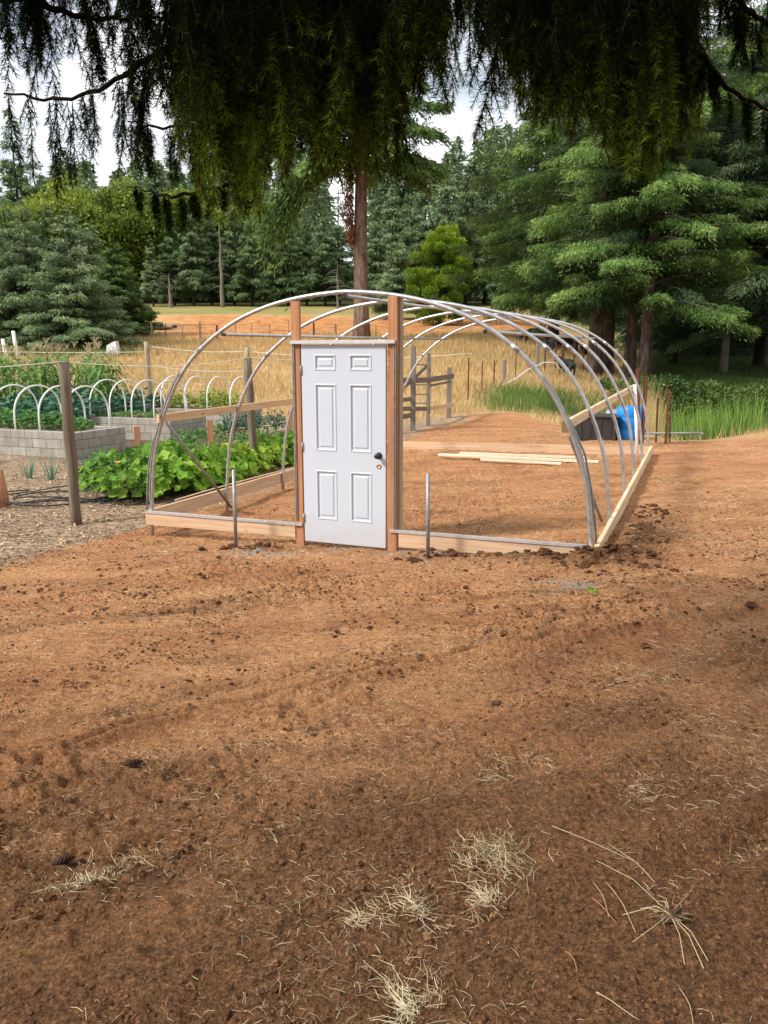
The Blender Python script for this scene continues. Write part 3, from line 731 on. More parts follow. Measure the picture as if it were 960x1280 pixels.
# ------------------------------------------------------------------ garden fence left of the greenhouse
fr = empty('garden_fence', G(-4.23, 2.2), 'round post and wire mesh garden fence left of the greenhouse, topped by white rope', 'fence')
F0 = np.array(fr.location)
def rel(P): return np.array(P)-F0
def round_post(px, py, tx, ty, r, mat, par, base=None):
    P = on_ground(px, py, -.2) if base is None else base
    T = at_y(tx, ty, P[1]); g = Geo()
    n = 7; path = [rel([P[0]+(T[0]-P[0])*k/n+.006*math.sin(k*2.1+px), P[1], P[2]-.1+(T[2]-P[2]+.1)*k/n]) for k in range(n+1)]
    tube(g, path, [r*(1.0+.04*math.sin(k*1.7+px)) for k in range(n+1)], 14)
    g.build('fence_post', mat, par, True); return np.array([P[0], P[1], P[2]]), np.array([T[0], P[1], T[2]])
p1b, p1t = round_post(96, 656, 79, 452, .066, 'post_wood', fr)
p2b, p2t = round_post(319, 588, 309, 447, .074, 'post_wood', fr)
dirf = (p2b-p1b)/np.linalg.norm(p2b-p1b)
p0b, p0t = p1b-dirf*4.6, p1t-dirf*4.6
# far posts of the garden enclosure
far = []
for px, py, ty in ((185, 497, 427), (311, 500, 434)):
    b, t = round_post(px, py, px-2, ty, .085, 'pale_post', fr, base=np.array([px_at(px, 27.5), 27.5, gz1(px_at(px, 27.5), 27.5)])); far.append((b, t))
g = Geo()
def mesh_span(A, B, h0=.05, h1=1.5, dv=.10, dh=.125, r=.0010):
    Lh = np.linalg.norm((B-A)[:2]); n = int(Lh/dv)
    for k in range(n+1):
        P = A+(B-A)*k/n; z0 = float(terrain(P[0], P[1])); w = .02*math.sin(k*.3)
        tube(g, [rel([P[0]+w, P[1], z0+h0]), rel([P[0]-w, P[1], z0+h1])], r, 3, False)
    for z in np.arange(h0, h1+.01, dh):
        tube(g, [rel([*(A+(B-A)*k/16)[:2], float(terrain(*(A+(B-A)*k/16)[:2]))+z+.008*math.sin(k*1.9+z*9)]) for k in range(17)], r*1.15, 3, False)
p3b = p2b+dirf*4.7; p4b = p2b+dirf*9.4
for A_, B_ in ((p0b, p1b), (p1b, p2b), (p2b, p3b)):
    g = Geo(); mesh_span(A_, B_); g.build('wire_mesh', 'wire', fr)
for A_, B_ in ((far[0][0]-[9, 0, 0], far[0][0]), (far[0][0], far[1][0])):
    g = Geo(); mesh_span(A_, B_, .05, 1.3, .2, .2, .002); g.build('wire_mesh', 'wire', fr)
def rope(A, B, sag, r=.006):
    g = Geo(); tube(g, [rel(A+(B-A)*t-np.array([0, 0, sag*4*t*(1-t)])) for t in np.linspace(0, 1, 12)], r, 5); g.build('top_rope', 'rope', fr, True)
rope(p0t, p1t, .05); rope(p1t, p2t, .10); rope(p2t, p2t+dirf*6, .1)
up = np.array([0, 0, -.35])
rope(far[0][1]-[10, 0, .15], far[0][1]+up, .1, .012); rope(far[0][1]+up*.4, far[1][1]+up*.4, .10, .012); rope(far[1][1]+up*.4, far[1][1]+[8, 1, -.2], .2, .012)
rope(far[0][1]-[10, 0, .75], far[0][1]+up*2.3, .1, .010); rope(far[0][1]+up*2.3, far[1][1]+up*2.3, .10, .010)
P = on_ground(6, 634, -.2); T = at_y(-4, 588, P[1])
pipe_thing('gate_post', (P[0], P[1], P[2]-.1), (T[0], P[1], T[2]), .085, 'stake_wood', 'short reddish brown round post at the far left edge by the black hose', 'post', sides=16)
for px, py, ty, w, lab in ((173, 565, 548, .07, 'short reddish wooden stake standing behind the front squash plants'),
                           (264, 560, 540, .075, 'short reddish wooden stake in the greens left of the leaning garden post'),
                           (364, 545, 527, .075, 'short reddish wooden stake close beside the left door post')):
    P = on_ground(px, py, -.2); h = (py-ty)/980*P[1]+.28; g = Geo(); box(g, -w/1.1, w/1.1, -.02, .02, -.1, h, .004)
    o = g.build('wooden_stake', 'stake_wood'); o.location = P; tag(o, lab, 'stake', 'reddish stakes among the vegetables')

# raised beds and their arches
def leaf_fan(g, rng, n, R, H, ls, up=.5, wr=.7, c=(0, 0, 0)):
    th = rng.uniform(0, 2*math.pi, n); rr = R*np.sqrt(rng.uniform(0, 1, n)); zz = H*(rng.uniform(.25, 1, n))*(1-.45*(rr/R)**2)
    P = np.stack([rr*np.cos(th), rr*np.sin(th), zz], 1)+np.array(c)
    D = np.stack([np.cos(th), np.sin(th), rng.uniform(-.5, up, n)], 1)+rng.normal(size=(n, 3))*.5
    leaves(g, P, D, np.cross(D, [0, 0, 1.0])+rng.normal(size=(n, 3))*.3, ls*rng.uniform(.6, 1.25, n), ls*wr*rng.uniform(.7, 1.1, n), rng.uniform(0, 1, n))
def plant_proto(name, mat, seed, n, R, H, ls, label, cat, group, loc, **kw):
    rng = np.random.default_rng(seed); g = Geo(); rt = empty(name, loc, label, cat, group)
    leaf_fan(g, rng, n, R, H, ls, **kw); g.build('leaves', mat, rt)
    g = Geo()
    for k in range(9):
        a = k*2.4; e = (R*.6*math.cos(a), R*.6*math.sin(a), H*.7)
        tube(g, [(0, 0, -.03), (e[0]*.4, e[1]*.4, H*.45), e], .008, 5)
    g.build('stems', mat, rt); return rt
def bed(corner, length, width, h, label, arch_s, arch_labels, arch_h=.95, group='arches'):
    c = np.array(corner); rt = empty('raised_bed', (c[0], c[1], c[2]), label, 'raised bed', 'concrete block raised beds', rz=-GA)
    g = Geo(); t = .19
    z0 = -.15
    box(g, -length, 0, 0, t, z0, h, .006); box(g, -length, 0, width-t, width, z0, h, .006)
    box(g, -length, -length+t, t+.003, width-t-.003, z0, h, .006); box(g, -t, 0, t+.003, width-t-.003, z0, h, .006)
    g.build('block_wall', 'block', rt)
    g = Geo(); n = 40; m = 12
    V = [(-length+t+(length-2*t)*i/n, t+(width-2*t)*j/m, h-.06+.06*float(vnoise(np.array(i*.9), np.array(j*.9+c[0]), 3))) for j in range(m+1) for i in range(n+1)]
    g.add(V, [[j*(n+1)+i, j*(n+1)+i+1, (j+1)*(n+1)+i+1, (j+1)*(n+1)+i] for j in range(m) for i in range(n)])
    g.build('soil', 'bed_soil', rt, True)
    for s, lab in zip(arch_s, arch_labels):
        g = Geo(); A = c+GU*s+GN*.10; W = width-.2
        path = []
        for k in range(25):
            a = math.pi*k/24; path.append(GN*(W/2-W/2*math.cos(a)*1.0)+np.array([0, 0, (arch_h-.25)*math.sin(a)**.85+.25]))
        path = [np.array([0, 0, -.1])]+path+[GN*W+np.array([0, 0, -.1])]
        tube(g, path, .020, 8); o = g.build('garden_arch', 'pvc', None, True); o.location = (A[0], A[1], c[2]+h)
        tag(o, lab, 'arch', group)
def corner(px, py, z=-.27):
    P = at_z(px, py, z); P[2] = gz1(P[0], P[1])+.0; return P
ca = corner(96, 577)
bed(ca, 5.2, 1.6, .56, 'long grey concrete block bed nearest the fence, left of its tall round post', [-.35, -1.05, -1.75, -2.45],
    ['white arch crossing behind the tall round fence post', 'white arch on the nearest bed, first left of the tall round post', 'white arch on the nearest bed, cut by the left picture edge', 'white arch on the nearest bed standing beyond the left edge'], group='white arches over the nearest bed')
cb = corner(214, 556)
bed(cb, 2.9, 1.6, .56, 'middle concrete block bed with small greens, between the other two beds', [-.55, -1.25, -1.95, -2.6],
    ['white arch on the middle bed, close beside the curved greenhouse pipe', 'white arch on the middle bed, second from its right end', 'white arch on the middle bed, third from its right end', 'white arch on the middle bed, leftmost and just right of the tall post'], group='white arches over the middle bed')
cc = corner(296, 541)
bed(cc, 3.3, 1.5, .50, 'farthest concrete block bed with lime green plants behind the curved pipes', [-.25, -1.05, -1.85, -2.7],
    ['white arch on the farthest bed, rightmost of all', 'white arch on the farthest bed, second from the right', 'white arch on the farthest bed, third from the right', 'white arch on the farthest bed, behind the middle bed arches'], group='white arches over the farthest bed')
# plants in and round the beds
pA = plant_proto('leafy_plant', 'greens', 3, 260, .38, .42, .13, 'bushy dark green vegetable plant growing in the nearest block bed', 'vegetable plant', 'green plants in the nearest bed', ca-GU*1.2+GN*.8+[0, 0, .52])
for k, s in enumerate((.5, 1.9, 2.6, 3.3, 4.0, 4.7)):
    copy_thing(pA, ca-GU*s+GN*(.8+.2*math.sin(k*3))+[0, 0, .52], 'bushy dark green vegetable plant growing in the nearest block bed', rz=k, scale=[.7, 1.1, .9, 1.2, .8, 1][k])
pB = plant_proto('seedling_plant', 'greens', 4, 150, .26, .22, .08, 'low bright green seedling growing in the middle block bed', 'vegetable plant', 'small plants in the middle bed', cb-GU*.5+GN*.7+[0, 0, .5])
for k, s in enumerate((.9, 1.3, 1.7, 2.1, 2.5)):
    copy_thing(pB, cb-GU*s+GN*(.6+.25*(k % 2))+[0, 0, .5], 'low bright green seedling growing in the middle block bed', rz=k*2, scale=.9+.1*(k % 3))
pC = plant_proto('leafy_plant', 'limegreens', 5, 300, .42, .62, .12, 'tall lime green plant growing in the farthest block bed', 'vegetable plant', 'lime plants in the farthest bed', cc-GU*.6+GN*.7+[0, 0, .45])
for k, s in enumerate((1.15, 1.7, 2.3, 2.8)):
    copy_thing(pC, cc-GU*s+GN*(.6+.25*(k % 2))+[0, 0, .45], 'tall lime green plant growing in the farthest block bed', rz=k*2, scale=[1.1, .8, 1, .8][k])
# dark kale behind
pK = plant_proto('kale_plant', 'kale', 6, 380, .62, 1.05, .20, 'big blue green leafy plant growing between the corn and the arches', 'vegetable plant', 'blue green plants behind the arches', (px_at(100, 22.5), 22.5, gz1(px_at(100, 22.5), 22.5)))
for k, (px, y) in enumerate(((130, 22.8), (158, 23.2), (65, 22), (30, 21.6), (115, 24), (145, 24.3), (175, 24.3), (80, 23.6), (0, 21), (45, 20.6), (8, 19.8), (90, 20.8))):
    copy_thing(pK, (px_at(px, y), y, gz1(px_at(px, y), y)), 'big blue green leafy plant growing between the corn and the arches', rz=k*1.3, scale=.85+.12*(k % 4))
# dark leafy stuff in front of bed C right (tomato like)
pT = plant_proto('tomato_plant', 'kale', 8, 260, .35, .85, .12, 'dark green staked plant behind the hip board left of the leaning post', 'vegetable plant', 'dark plants by the farthest bed', on_ground(290, 548, -.2))
copy_thing(pT, on_ground(318, 545, -.2), 'dark green plant behind the leaning garden post', rz=1, scale=.9)
copy_thing(pT, on_ground(345, 540, -.2), 'dark green plant left of the door between the fence posts', rz=2, scale=.8)
# corn
def corn(seed):
    rng = np.random.default_rng(seed); g = Geo(); H = 2.1
    stalk = Geo(); tube(stalk, [(0, 0, -.05), (.02, .01, H*.5), (.0, .03, H)], [.018, .014, .006], 6)
    for k in range(13):
        z = .25+k*(H-.35)/13; a = k*math.pi+rng.uniform(-.6, .6)+seed; ln = .75*rng.uniform(.8, 1.1)*(1-.35*abs(k/13-.45)); n = 6
        dx, dy = math.cos(a), math.sin(a); P = []
        for i in range(n+1):
            t = i/n; P.append((dx*ln*t*.8, dy*ln*t*.8, z+ln*(.75*t-1.15*t*t)))
        w = [.07, .12, .125, .105, .08, .045, .003]
        V = []
        for (x, y, zz), ww in zip(P, w): V += [(x-dy*ww/2, y+dx*ww/2, zz), (x, y, zz-.012), (x+dy*ww/2, y-dx*ww/2, zz)]
        g.add(V, [[i*3+j, i*3+j+1, i*3+4+j, i*3+3+j] for i in range(n) for j in (0, 1)], rng.uniform(.1, 1))
    tz = Geo()
    for k in range(7):
        a = k*.9; tube(tz, [(0, .03, H), (.06*math.cos(a), .06*math.sin(a), H+.16), (.12*math.cos(a), .12*math.sin(a), H+.22)], .005, 4)
    return stalk, g, tz
clab = 'tall corn plant with arching leaves in the crowded patch behind the arched beds'
protos = []
for k in range(3):
    x, y = px_at(20+40*k, 25), 25+.3*k
    rt = empty('corn_plant', (x, y, gz1(x, y)), clab, 'corn plant', 'corn plants in the garden')
    a, b, c_ = corn(k); a.build('stalk', 'corn', rt, True); b.build('leaves', 'corn', rt); c_.build('tassel', 'straw', rt); protos.append(rt)
for k in range(84):
    y = 23.2+RNG.uniform(0, 4.2); px = RNG.uniform(-25, 146-6*max(0, y-25)); x = px_at(px, y)
    copy_thing(protos[k % 3], (x, y, gz1(x, y)), clab, rz=RNG.uniform(0, 6), scale=RNG.uniform(.82, 1.1))

# squash
def squash(seed, n, R, H, mat='squash'):
    rng = np.random.default_rng(seed); g = Geo(); st = Geo(); m = 12
    for k in range(n):
        a = rng.uniform(0, 2*math.pi); r = R*math.sqrt(rng.uniform(0, 1)); z = H*(.35+.65*rng.uniform(0, 1))*(1-.45*(r/R)**2)
        ls = rng.uniform(.045, .105); tone = rng.uniform(0, 1)
        nrm = np.array([math.cos(a)*.7, math.sin(a)*.7, .9])+rng.normal(size=3)*.4; nrm /= np.linalg.norm(nrm)
        u_ = np.cross(nrm, [0, 0, 1.0]); u_ /= np.linalg.norm(u_)+1e-6; w_ = np.cross(nrm, u_); c = np.array([r*math.cos(a), r*math.sin(a), z])
        V = [c-nrm*ls*.12]
        for j in range(m):
            th = 2*math.pi*j/m; rr = ls*(1+.22*math.cos(5*th))*(1.0 if j else .6); V.append(c+u_*rr*math.cos(th)+w_*rr*math.sin(th)+nrm*ls*(.22+.1*rng.normal()))
        g.add(V, [[0, 1+j, 1+(j+1) % m] for j in range(m)], tone)
        if k % 3 == 0: tube(st, [(c[0]*.15, c[1]*.15, -.02), (c[0]*.6, c[1]*.6, z*.6), tuple(c)], .007, 4)
    return g, st
def squash_thing(P, seed, n, R, H, label, mat='squash', flower=False):
    rt = empty('squash_plant', P, label, 'squash plant', 'squash plants along the fence')
    a, b = squash(seed, int(n*1.5), R, H); a.build('leaves', mat, rt); b.build('stems', mat, rt, True)
    if flower:
        g = Geo(); lathe(g, [(0.008, 0), (.02, .03), (.05, .05), (.035, .05), (.01, .02)], (-.05, -R*.62, H*.72), 9); g.build('blossom', 'blossom', rt)
    return rt
squash_thing(on_ground(168, 622, -.2), 1, 190, .78, .78, 'large bright green squash plant with an orange blossom, leftmost in its row', flower=True)
squash_thing(on_ground(215, 618, -.2), 2, 210, .85, .72, 'large bright green squash plant right of the one with the orange blossom', flower=False)
squash_thing(on_ground(262, 607, -.2), 3, 190, .80, .62, 'bright green squash plant in front of the reddish stake')
squash_thing(on_ground(287, 598, -.2), 4, 150, .70, .60, 'yellowish green squash plant just left of the leaning fence post', 'limegreens')
squash_thing(on_ground(340, 584, -.2), 5, 140, .75, .55, 'bright yellow green squash plant just right of the leaning fence post', 'limegreens')
squash_thing(on_ground(371, 576, -.2), 6, 140, .75, .6, 'squash plant close beside the left door post, last in the row')
squash_thing(on_ground(205, 590, -.2), 9, 170, .8, .6, 'squash plant in the second row behind the large left pair')
pG = plant_proto('leafy_plant', 'greens', 12, 220, .5, .38, .12, 'low leafy green plant in the garden rows behind the squash', 'vegetable plant', 'low plants behind the squash', on_ground(225, 566, -.2))
for k, (px, py) in enumerate(((250, 570), (285, 560), (300, 572), (330, 556), (345, 566), (372, 550), (240, 553), (275, 548), (315, 550), (365, 562), (195, 575), (140, 592), (132, 580))):
    copy_thing(pG, on_ground(px, py, -.2), 'low leafy green plant in the garden rows behind the squash', rz=k, scale=.7+.12*(k % 4))
# leeks
def leek(P, label, s=1):
    rng = np.random.default_rng(int(P[0]*100) & 1023); g = Geo(); n = 26
    a = rng.uniform(0, 6.28, n); D = np.stack([np.cos(a)*.45, np.sin(a)*.45, np.ones(n)], 1)
    blades(g, np.stack([np.cos(a)*.04, np.sin(a)*.04, a*0], 1), D, np.stack([-np.sin(a), np.cos(a), a*0], 1), rng.uniform(.3, .55, n)*s, .022, rng.uniform(0, 1, n))
    o = g.build('leek_plant', 'leek'); o.location = P; tag(o, label, 'leek', 'blue green leeks by the hose')
leek(on_ground(36, 598, -.2), 'blue green leek with upright leaves, leftmost of three before the nearest bed')
leek(on_ground(64, 600, -.2), 'blue green leek, tallest of three before the nearest bed', 1.1)
leek(on_ground(105, 598, -.2), 'blue green leek just right of the tall round fence post')
leek(on_ground(124, 577, -.2), 'blue green leek growing at the corner of the nearest bed')
# hose coils
g = Geo(); H0 = on_ground(60, 625, -.2)
for cx, cy, r, ph in ((0, 0, .75, 0), (.2, .1, .62, 1), (-.15, .05, .85, 2), (.75, .15, .55, 3)):
    path = []
    for k in range(30):
        a = ph+k*.19; x = H0[0]+cx+r*math.cos(a)*1.2; y = H0[1]+cy+r*.8*math.sin(a); path.append((x-H0[0], y-H0[1], gz1(x, y)+.03+.10*max(0, math.sin(a*1.5+ph))-H0[2]))
    tube(g, path, .011, 6)
path = []
for k in range(20):
    x = H0[0]-1.2+k*.14; y = H0[1]-.2+.1*math.sin(k*.7); path.append((x-H0[0], y-H0[1], gz1(x, y)+.02-H0[2]))
tube(g, path, .011, 6)
o = g.build('drip_hose', 'hose', None, True); o.location = H0; tag(o, 'loosely coiled black drip hose lying on the mulch behind the wire mesh', 'hose')

# ------------------------------------------------------------------ field things
# weathered timber stile with a ladder
P0 = on_ground(523, 538, .1); P0[1] += 0
st = empty('timber_stile', P0, 'weathered grey timber fence end with diagonal and ladder rungs behind the door', 'fence')
def rp(px, py, y): return at_y(px, py, y)-P0
y0 = P0[1]
def spost(px, top, bot, y, w):
    g = Geo(); A = rp(px, bot, y); B = rp(px, top, y); x_, y_ = A[0], A[1]
    box(g, x_-w/2, x_+w/2, y_-w/2, y_+w/2, A[2]-.1, B[2], .006); g.build('fence_post', 'grey_wood', st)
spost(516, 432, 536, y0, .13); spost(499, 436, 541, y0-.6, .13); spost(535, 441, 530, y0+1.1, .11); spost(561, 459, 517, y0+3.0, .14)
def rail(a, b, ya, yb_, h, mat='grey_rail', nm='rail'):
    g = Geo(); beam(g, rp(*a, ya), rp(*b, yb_), .035, h); g.build(nm, mat, st)
rail((498, 476), (536, 475), y0-.7, y0+1.0, .14); rail((534, 475), (567, 470), y0+1.0, y0+2.95, .14)
rail((538, 482), (563, 477), y0+1.05, y0+2.9, .06); rail((534, 511), (567, 506), y0+1.0, y0+2.95, .12, 'hip_wood_y')
rail((498, 500), (514, 499), y0-.65, y0, .10); rail((498, 511), (534, 511), y0-.7, y0+.95, .11); rail((498, 522), (514, 519), y0-.65, y0, .12)
rail((500, 489), (533, 458), y0-.5, y0+1.0, .09, 'grey_rail', 'diagonal')
for yy in (456, 481, 493, 504): rail((517, yy), (533, yy), y0+.06, y0+1.0, .03, 'galv_dull', 'rung')
# T posts with wire across the field
fence = empty('field_fence', (0, 30, gz1(0, 30)), 'line of thin rusty and green steel posts with wire crossing the dry field', 'fence')
FF = np.array(fence.location)
tops = []
for px, top, bot, mt, w in ((586, 473, 516, 'rust', .05), (603, 467, 498, 'rust', .04), (618, 467, 493, 'rust', .05), (631, 455, 475, 'grey_wood', .13), (645, 457, 493, 'green_post', .04),
                            (672, 452, 480, 'grey_wood', .13), (681, 453, 476, 'rust_dark', .06), (694, 449, 478, 'rust_dark', .06), (703, 438, 470, 'rust_dark', .09), (717, 432, 464, 'rust_dark', .06), (729, 428, 458, 'rust_dark', .06), (662, 460, 478, 'rust', .03)):
    y = 27+(586-px)*-.085; x = px_at(px, y); z = gz1(x, y); h = (bot-top)/980*y+.1; g = Geo(); c = np.array([x, y, z])-FF
    box(g, c[0]-w/2, c[0]+w/2, c[1]-w/2, c[1]+w/2, c[2]-.1, c[2]+h+.15, .004); g.build('fence_post', mt, fence); tops.append(np.array([c[0], c[1], c[2]+h]))
g = Geo()
for a in (0, -.4, -.75):
    tube(g, [t+[0, 0, a] for t in (tops[0], tops[2], tops[4], tops[6], tops[8], tops[10])], .003, 4)
g.build('wire', 'wire', fence)
g = Geo()
pts = [at_y(627, 482, 30), at_y(645, 473, 30.5), at_y(660, 462, 31), at_y(680, 453, 32.5)]
tube(g, [p-pts[0] for p in pts]+[pts[-1]-pts[0]+[.5, .2, -.02], pts[-1]-pts[0]+[.9, .3, -.45]], .022, 7)
o = g.build('garden_hose', 'pvc', None, True); o.location = pts[0]; tag(o, 'pale bent hose drooping over the thin posts in the dry field', 'hose')
# rear field fence line with light posts
rf = empty('pasture_fence', (px_at(300, 50), 50, gz1(px_at(300, 50), 50)), 'line of widely spaced small dark posts along the edge of the orange plowed field', 'fence')
RF = np.array(rf.location); tops = []
for px in (128, 147, 192, 209, 230, 252, 273, 296, 316, 338, 362, 393, 420, 470):
    x = px_at(px, 50); z = gz1(x, 50); h = .85+.35*((px*7) % 5)/5; g = Geo(); w = .022+.03*(px % 3 == 0)
    box(g, x-w-RF[0], x+w-RF[0], -w, w, z-.1-RF[2], z+h-RF[2]); g.build('fence_post', 'rust_dark' if px % 2 else 'grey_wood', rf); tops.append(np.array([x, 50, z+.8])-RF)
g = Geo()
for a in (0, -.3): tube(g, [t+[0, 0, a] for t in tops], .004, 4)
g.build('wire', 'wire', rf)
for k, (px, y, h, lab) in enumerate(((9, 40, 1.2, 'short leaning white post, left of a pair before the left trees'), (23, 40, 1.6, 'taller white post, right of a pair before the left trees'))):
    x = px_at(px, y); z = gz1(x, y); pipe_thing('white_post', (x, y, z-.1), (x-.12, y, z+h), .09, 'bark_pale' if 0 else 'pvc', lab, 'post', 'pair of white posts', 8)
# white tank
x = px_at(143, 42.5); P = np.array([x, 42.5, gz1(x, 42.5)])
rt = empty('water_tank', P, 'small white boxy tank with a slanted top in the far field beneath the left trees', 'tank'); rt.scale = (.68, .68, .68)
g = Geo(); g.add([(-.5, -.35, 0), (.5, -.35, 0), (.5, .4, 0), (-.5, .4, 0), (-.42, -.3, .8), (.25, -.25, 1.15), (.3, .35, 1.15), (-.42, .4, .8)], BOXF); g.build('body', 'white_tank', rt)
g = Geo(); lathe(g, [(.12, 0), (.12, .07), (0, .07)], (.0, 0, .98), 12); g.build('cap', 'white_tank', rt)
# logs
for k, (px, py, ln, a, lab) in enumerate(((187, 403, 2.3, .35, 'pale felled log lying highest in the small heap by the orange field'), (194, 408, 2.6, .12, 'pale felled log lying lowest in the small heap by the orange field'), (205, 405, 1.8, .2, 'short dark brown log at the right end of the heap'))):
    y = 56; x = px_at(px, y); z = gz1(x, y)+.2+.12*(k == 0)
    g = Geo(); tube(g, [(-ln/2*math.cos(a), .3*k, -ln/2*math.sin(a)*.3), (0, .3*k, .02), (ln/2*math.cos(a), .3*k, ln/2*math.sin(a)*.5)], [.16, .15, .10], 9)
    o = g.build('felled_log', 'log' if k < 2 else 'bark_dark'); o.location = (x, y, z); tag(o, lab, 'log', 'felled logs beside the plowed field')
# cattle: one continuous skinned body each
def cow(P, face, label, graze=False, sc=1.0):
    me = bpy.data.meshes.new('cow'); b = []
    v = [((0, 0, 1.0), .34), ((.45, 0, 1.02), .33), ((.75, 0, 1.08), .28), ((-.45, 0, 1.02), .33), ((-.75, 0, 1.02), .27)]
    if graze: v += [((1.05, 0, .85), .18), ((1.25, 0, .45), .14), ((1.38, 0, .18), .09)]
    else: v += [((1.02, 0, 1.28), .19), ((1.22, 0, 1.42), .15), ((1.5, 0, 1.30), .09)]
    e = [(0, 1), (1, 2), (0, 3), (3, 4), (2, 5), (5, 6), (6, 7)]
    for (x, s, src) in ((.68, .17, 2), (.68, -.17, 2), (-.72, .17, 4), (-.72, -.17, 4)):
        i = len(v); hk = .10 if x < 0 else 0
        v += [((x, s, .70), .14), ((x-hk*.6+(.03 if x > 0 else 0), s, .42), .075), ((x+.0, s, .10), .05), ((x+.03, s, .02), .06)]
        e += [(src, i), (i, i+1), (i+1, i+2), (i+2, i+3)]
    i = len(v); v += [((-.98, 0, 1.0), .04), ((-1.05, 0, .5), .03), ((-1.05, 0, .35), .05)]; e += [(4, i), (i, i+1), (i+1, i+2)]
    h = 6; hp = v[6][0]; i = len(v)
    for sg in (-1, 1): v += [((hp[0]-.02, sg*.22, hp[2]+.06), .035)]; e += [(6, len(v)-1)]
    me.from_pydata([p for p, _ in v], e, []); o = bpy.data.objects.new('cow', me); COL.objects.link(o)
    m = o.modifiers.new('skin', 'SKIN'); 
    bpy.context.view_layer.objects.active = o
    if not me.skin_vertices: me.attributes
    sk = me.skin_vertices[0] if me.skin_vertices else None
    if sk is None:
        bpy.ops.mesh.customdata_skin_add(); sk = me.skin_vertices[0]
    for k, (_, r) in enumerate(v): sk.data[k].radius = (r*.85, r)
    sk.data[0].use_root = True
    s2 = o.modifiers.new('sub', 'SUBSURF'); s2.levels = 2; s2.render_levels = 2
    me.materials.append(M['cow_coat']); o.location = P; o.rotation_euler = (0, 0, face); o.scale = (sc, sc, sc)
    return tag(o, label, 'cow', 'black cattle in the dry field')
for px, y, f, gr, lab, sc in ((704, 44, .1, True, 'black cow standing side on near the twin trunks, the largest of three', .95),
                              (709, 35, 1.9, False, 'small black calf standing end on behind the curved pipes', .6), (669, 46, 3.0, True, 'black cow grazing, seen behind the pipes left of the other cattle', .8)):
    x = px_at(px, y); cow((x, y, gz1(x, y)), f, lab, gr, sc)

# ------------------------------------------------------------------ TREES
def conifer(seed, H, R, zb, n_br, n_leaf, leaf, droop=.35, prof=.85, hang=.35, spray=.38, wr=.30, tp=1.9, whorl=0):
    """crown (Geo), limbs (Geo): whorled boughs carrying flat drooping sprays"""
    rng = np.random.default_rng(seed)
    hb = rng.uniform(0, 1, n_br)**1.15
    zc = zb+(H-zb)*hb*.985
    if whorl: zc = zb+np.round((zc-zb)/whorl)*whorl+rng.normal(size=n_br)*.09
    frac = np.clip((zc-zb)/(H-zb), 0, .99)
    Lb = R*np.clip((1-frac)**prof, .03, 1)*rng.uniform(.62, 1.12, n_br)*(.75+.25*np.minimum(1, (frac+.02)/.12))
    az = np.arange(n_br)*2.39996+rng.normal(size=n_br)*.35
    sl = rng.normal(.12, .12, n_br)+.30*frac
    w = Lb**1.7; w /= w.sum()
    b = rng.choice(n_br, n_leaf, p=w)
    t = rng.beta(1.9, 1.1, n_leaf)
    side = rng.uniform(-1, 1, n_leaf)
    wid = spray*Lb[b]*(1.02-t)*(.4+1.3*t)+.08
    # sprays: leaves gather on branchlets
    kq = np.round(t*Lb[b]/(.16+.02*Lb[b]))
    jit = _hash(kq, b, 5)
    t = np.clip((kq+.28*rng.normal(size=n_leaf))*(.16+.02*Lb[b])/Lb[b], .05, 1.03)
    off = side*wid*(.75+.5*jit)
    out = t*Lb[b]
    fwd = np.abs(off)*.55
    zz = zc[b]+sl[b]*out-droop*out*out/np.maximum(Lb[b], .5)*1.0+.16*droop*(out/np.maximum(Lb[b], .5))**4*Lb[b]
    zz = zz-hang*np.abs(off)*(.5+.7*jit)-rng.exponential(hang*.35, n_leaf)*np.minimum(Lb[b], 2)*.35
    ca, sa = np.cos(az[b]), np.sin(az[b])
    o_ = out+fwd
    P = np.stack([o_*ca-off*sa, o_*sa+off*ca, zz], 1)+rng.normal(size=(n_leaf, 3))*leaf*.25
    sg = np.sign(off)
    D = np.stack([ca*.8-sa*sg*.8, sa*.8+ca*sg*.8, -.25-hang*rng.uniform(0, 2.2, n_leaf)], 1)+rng.normal(size=(n_leaf, 3))*.28
    W = np.stack([-sa, ca, rng.normal(size=n_leaf)*.6], 1)+rng.normal(size=(n_leaf, 3))*.35
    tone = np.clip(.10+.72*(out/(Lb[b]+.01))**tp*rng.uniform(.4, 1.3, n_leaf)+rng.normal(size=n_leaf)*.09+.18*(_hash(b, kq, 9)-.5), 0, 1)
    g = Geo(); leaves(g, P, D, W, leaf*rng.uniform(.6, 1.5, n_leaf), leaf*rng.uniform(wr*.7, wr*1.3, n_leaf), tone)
    lm = Geo()
    for k in range(n_br):
        if Lb[k] < .5: continue
        n = 4; pts = []
        for i in range(n+1):
            o2 = Lb[k]*i/n*.95; pts.append((o2*math.cos(az[k]), o2*math.sin(az[k]), zc[k]+sl[k]*o2-droop*o2*o2/max(Lb[k], .5)))
        tube(lm, pts, np.linspace(.012*Lb[k]+.012, .006, n+1), 4, False)
    return g, lm
def trunk_geo(H, r0, seed=0, flare=1.35, lean=(0, 0), sides=12):
    g = Geo(); n = 14; P = []; R_ = []
    for i in range(n+1):
        t = i/n; P.append((lean[0]*t+.04*math.sin(i*1.3+seed)*min(1, t*4), lean[1]*t+.04*math.cos(i*1.7+seed)*min(1, t*4), -.3+(H+.3)*t)); R_.append(r0*(1-t)**.8*(1+(flare-1)*math.exp(-t*H*2.0))+.01)
    tube(g, P, R_, sides); return g
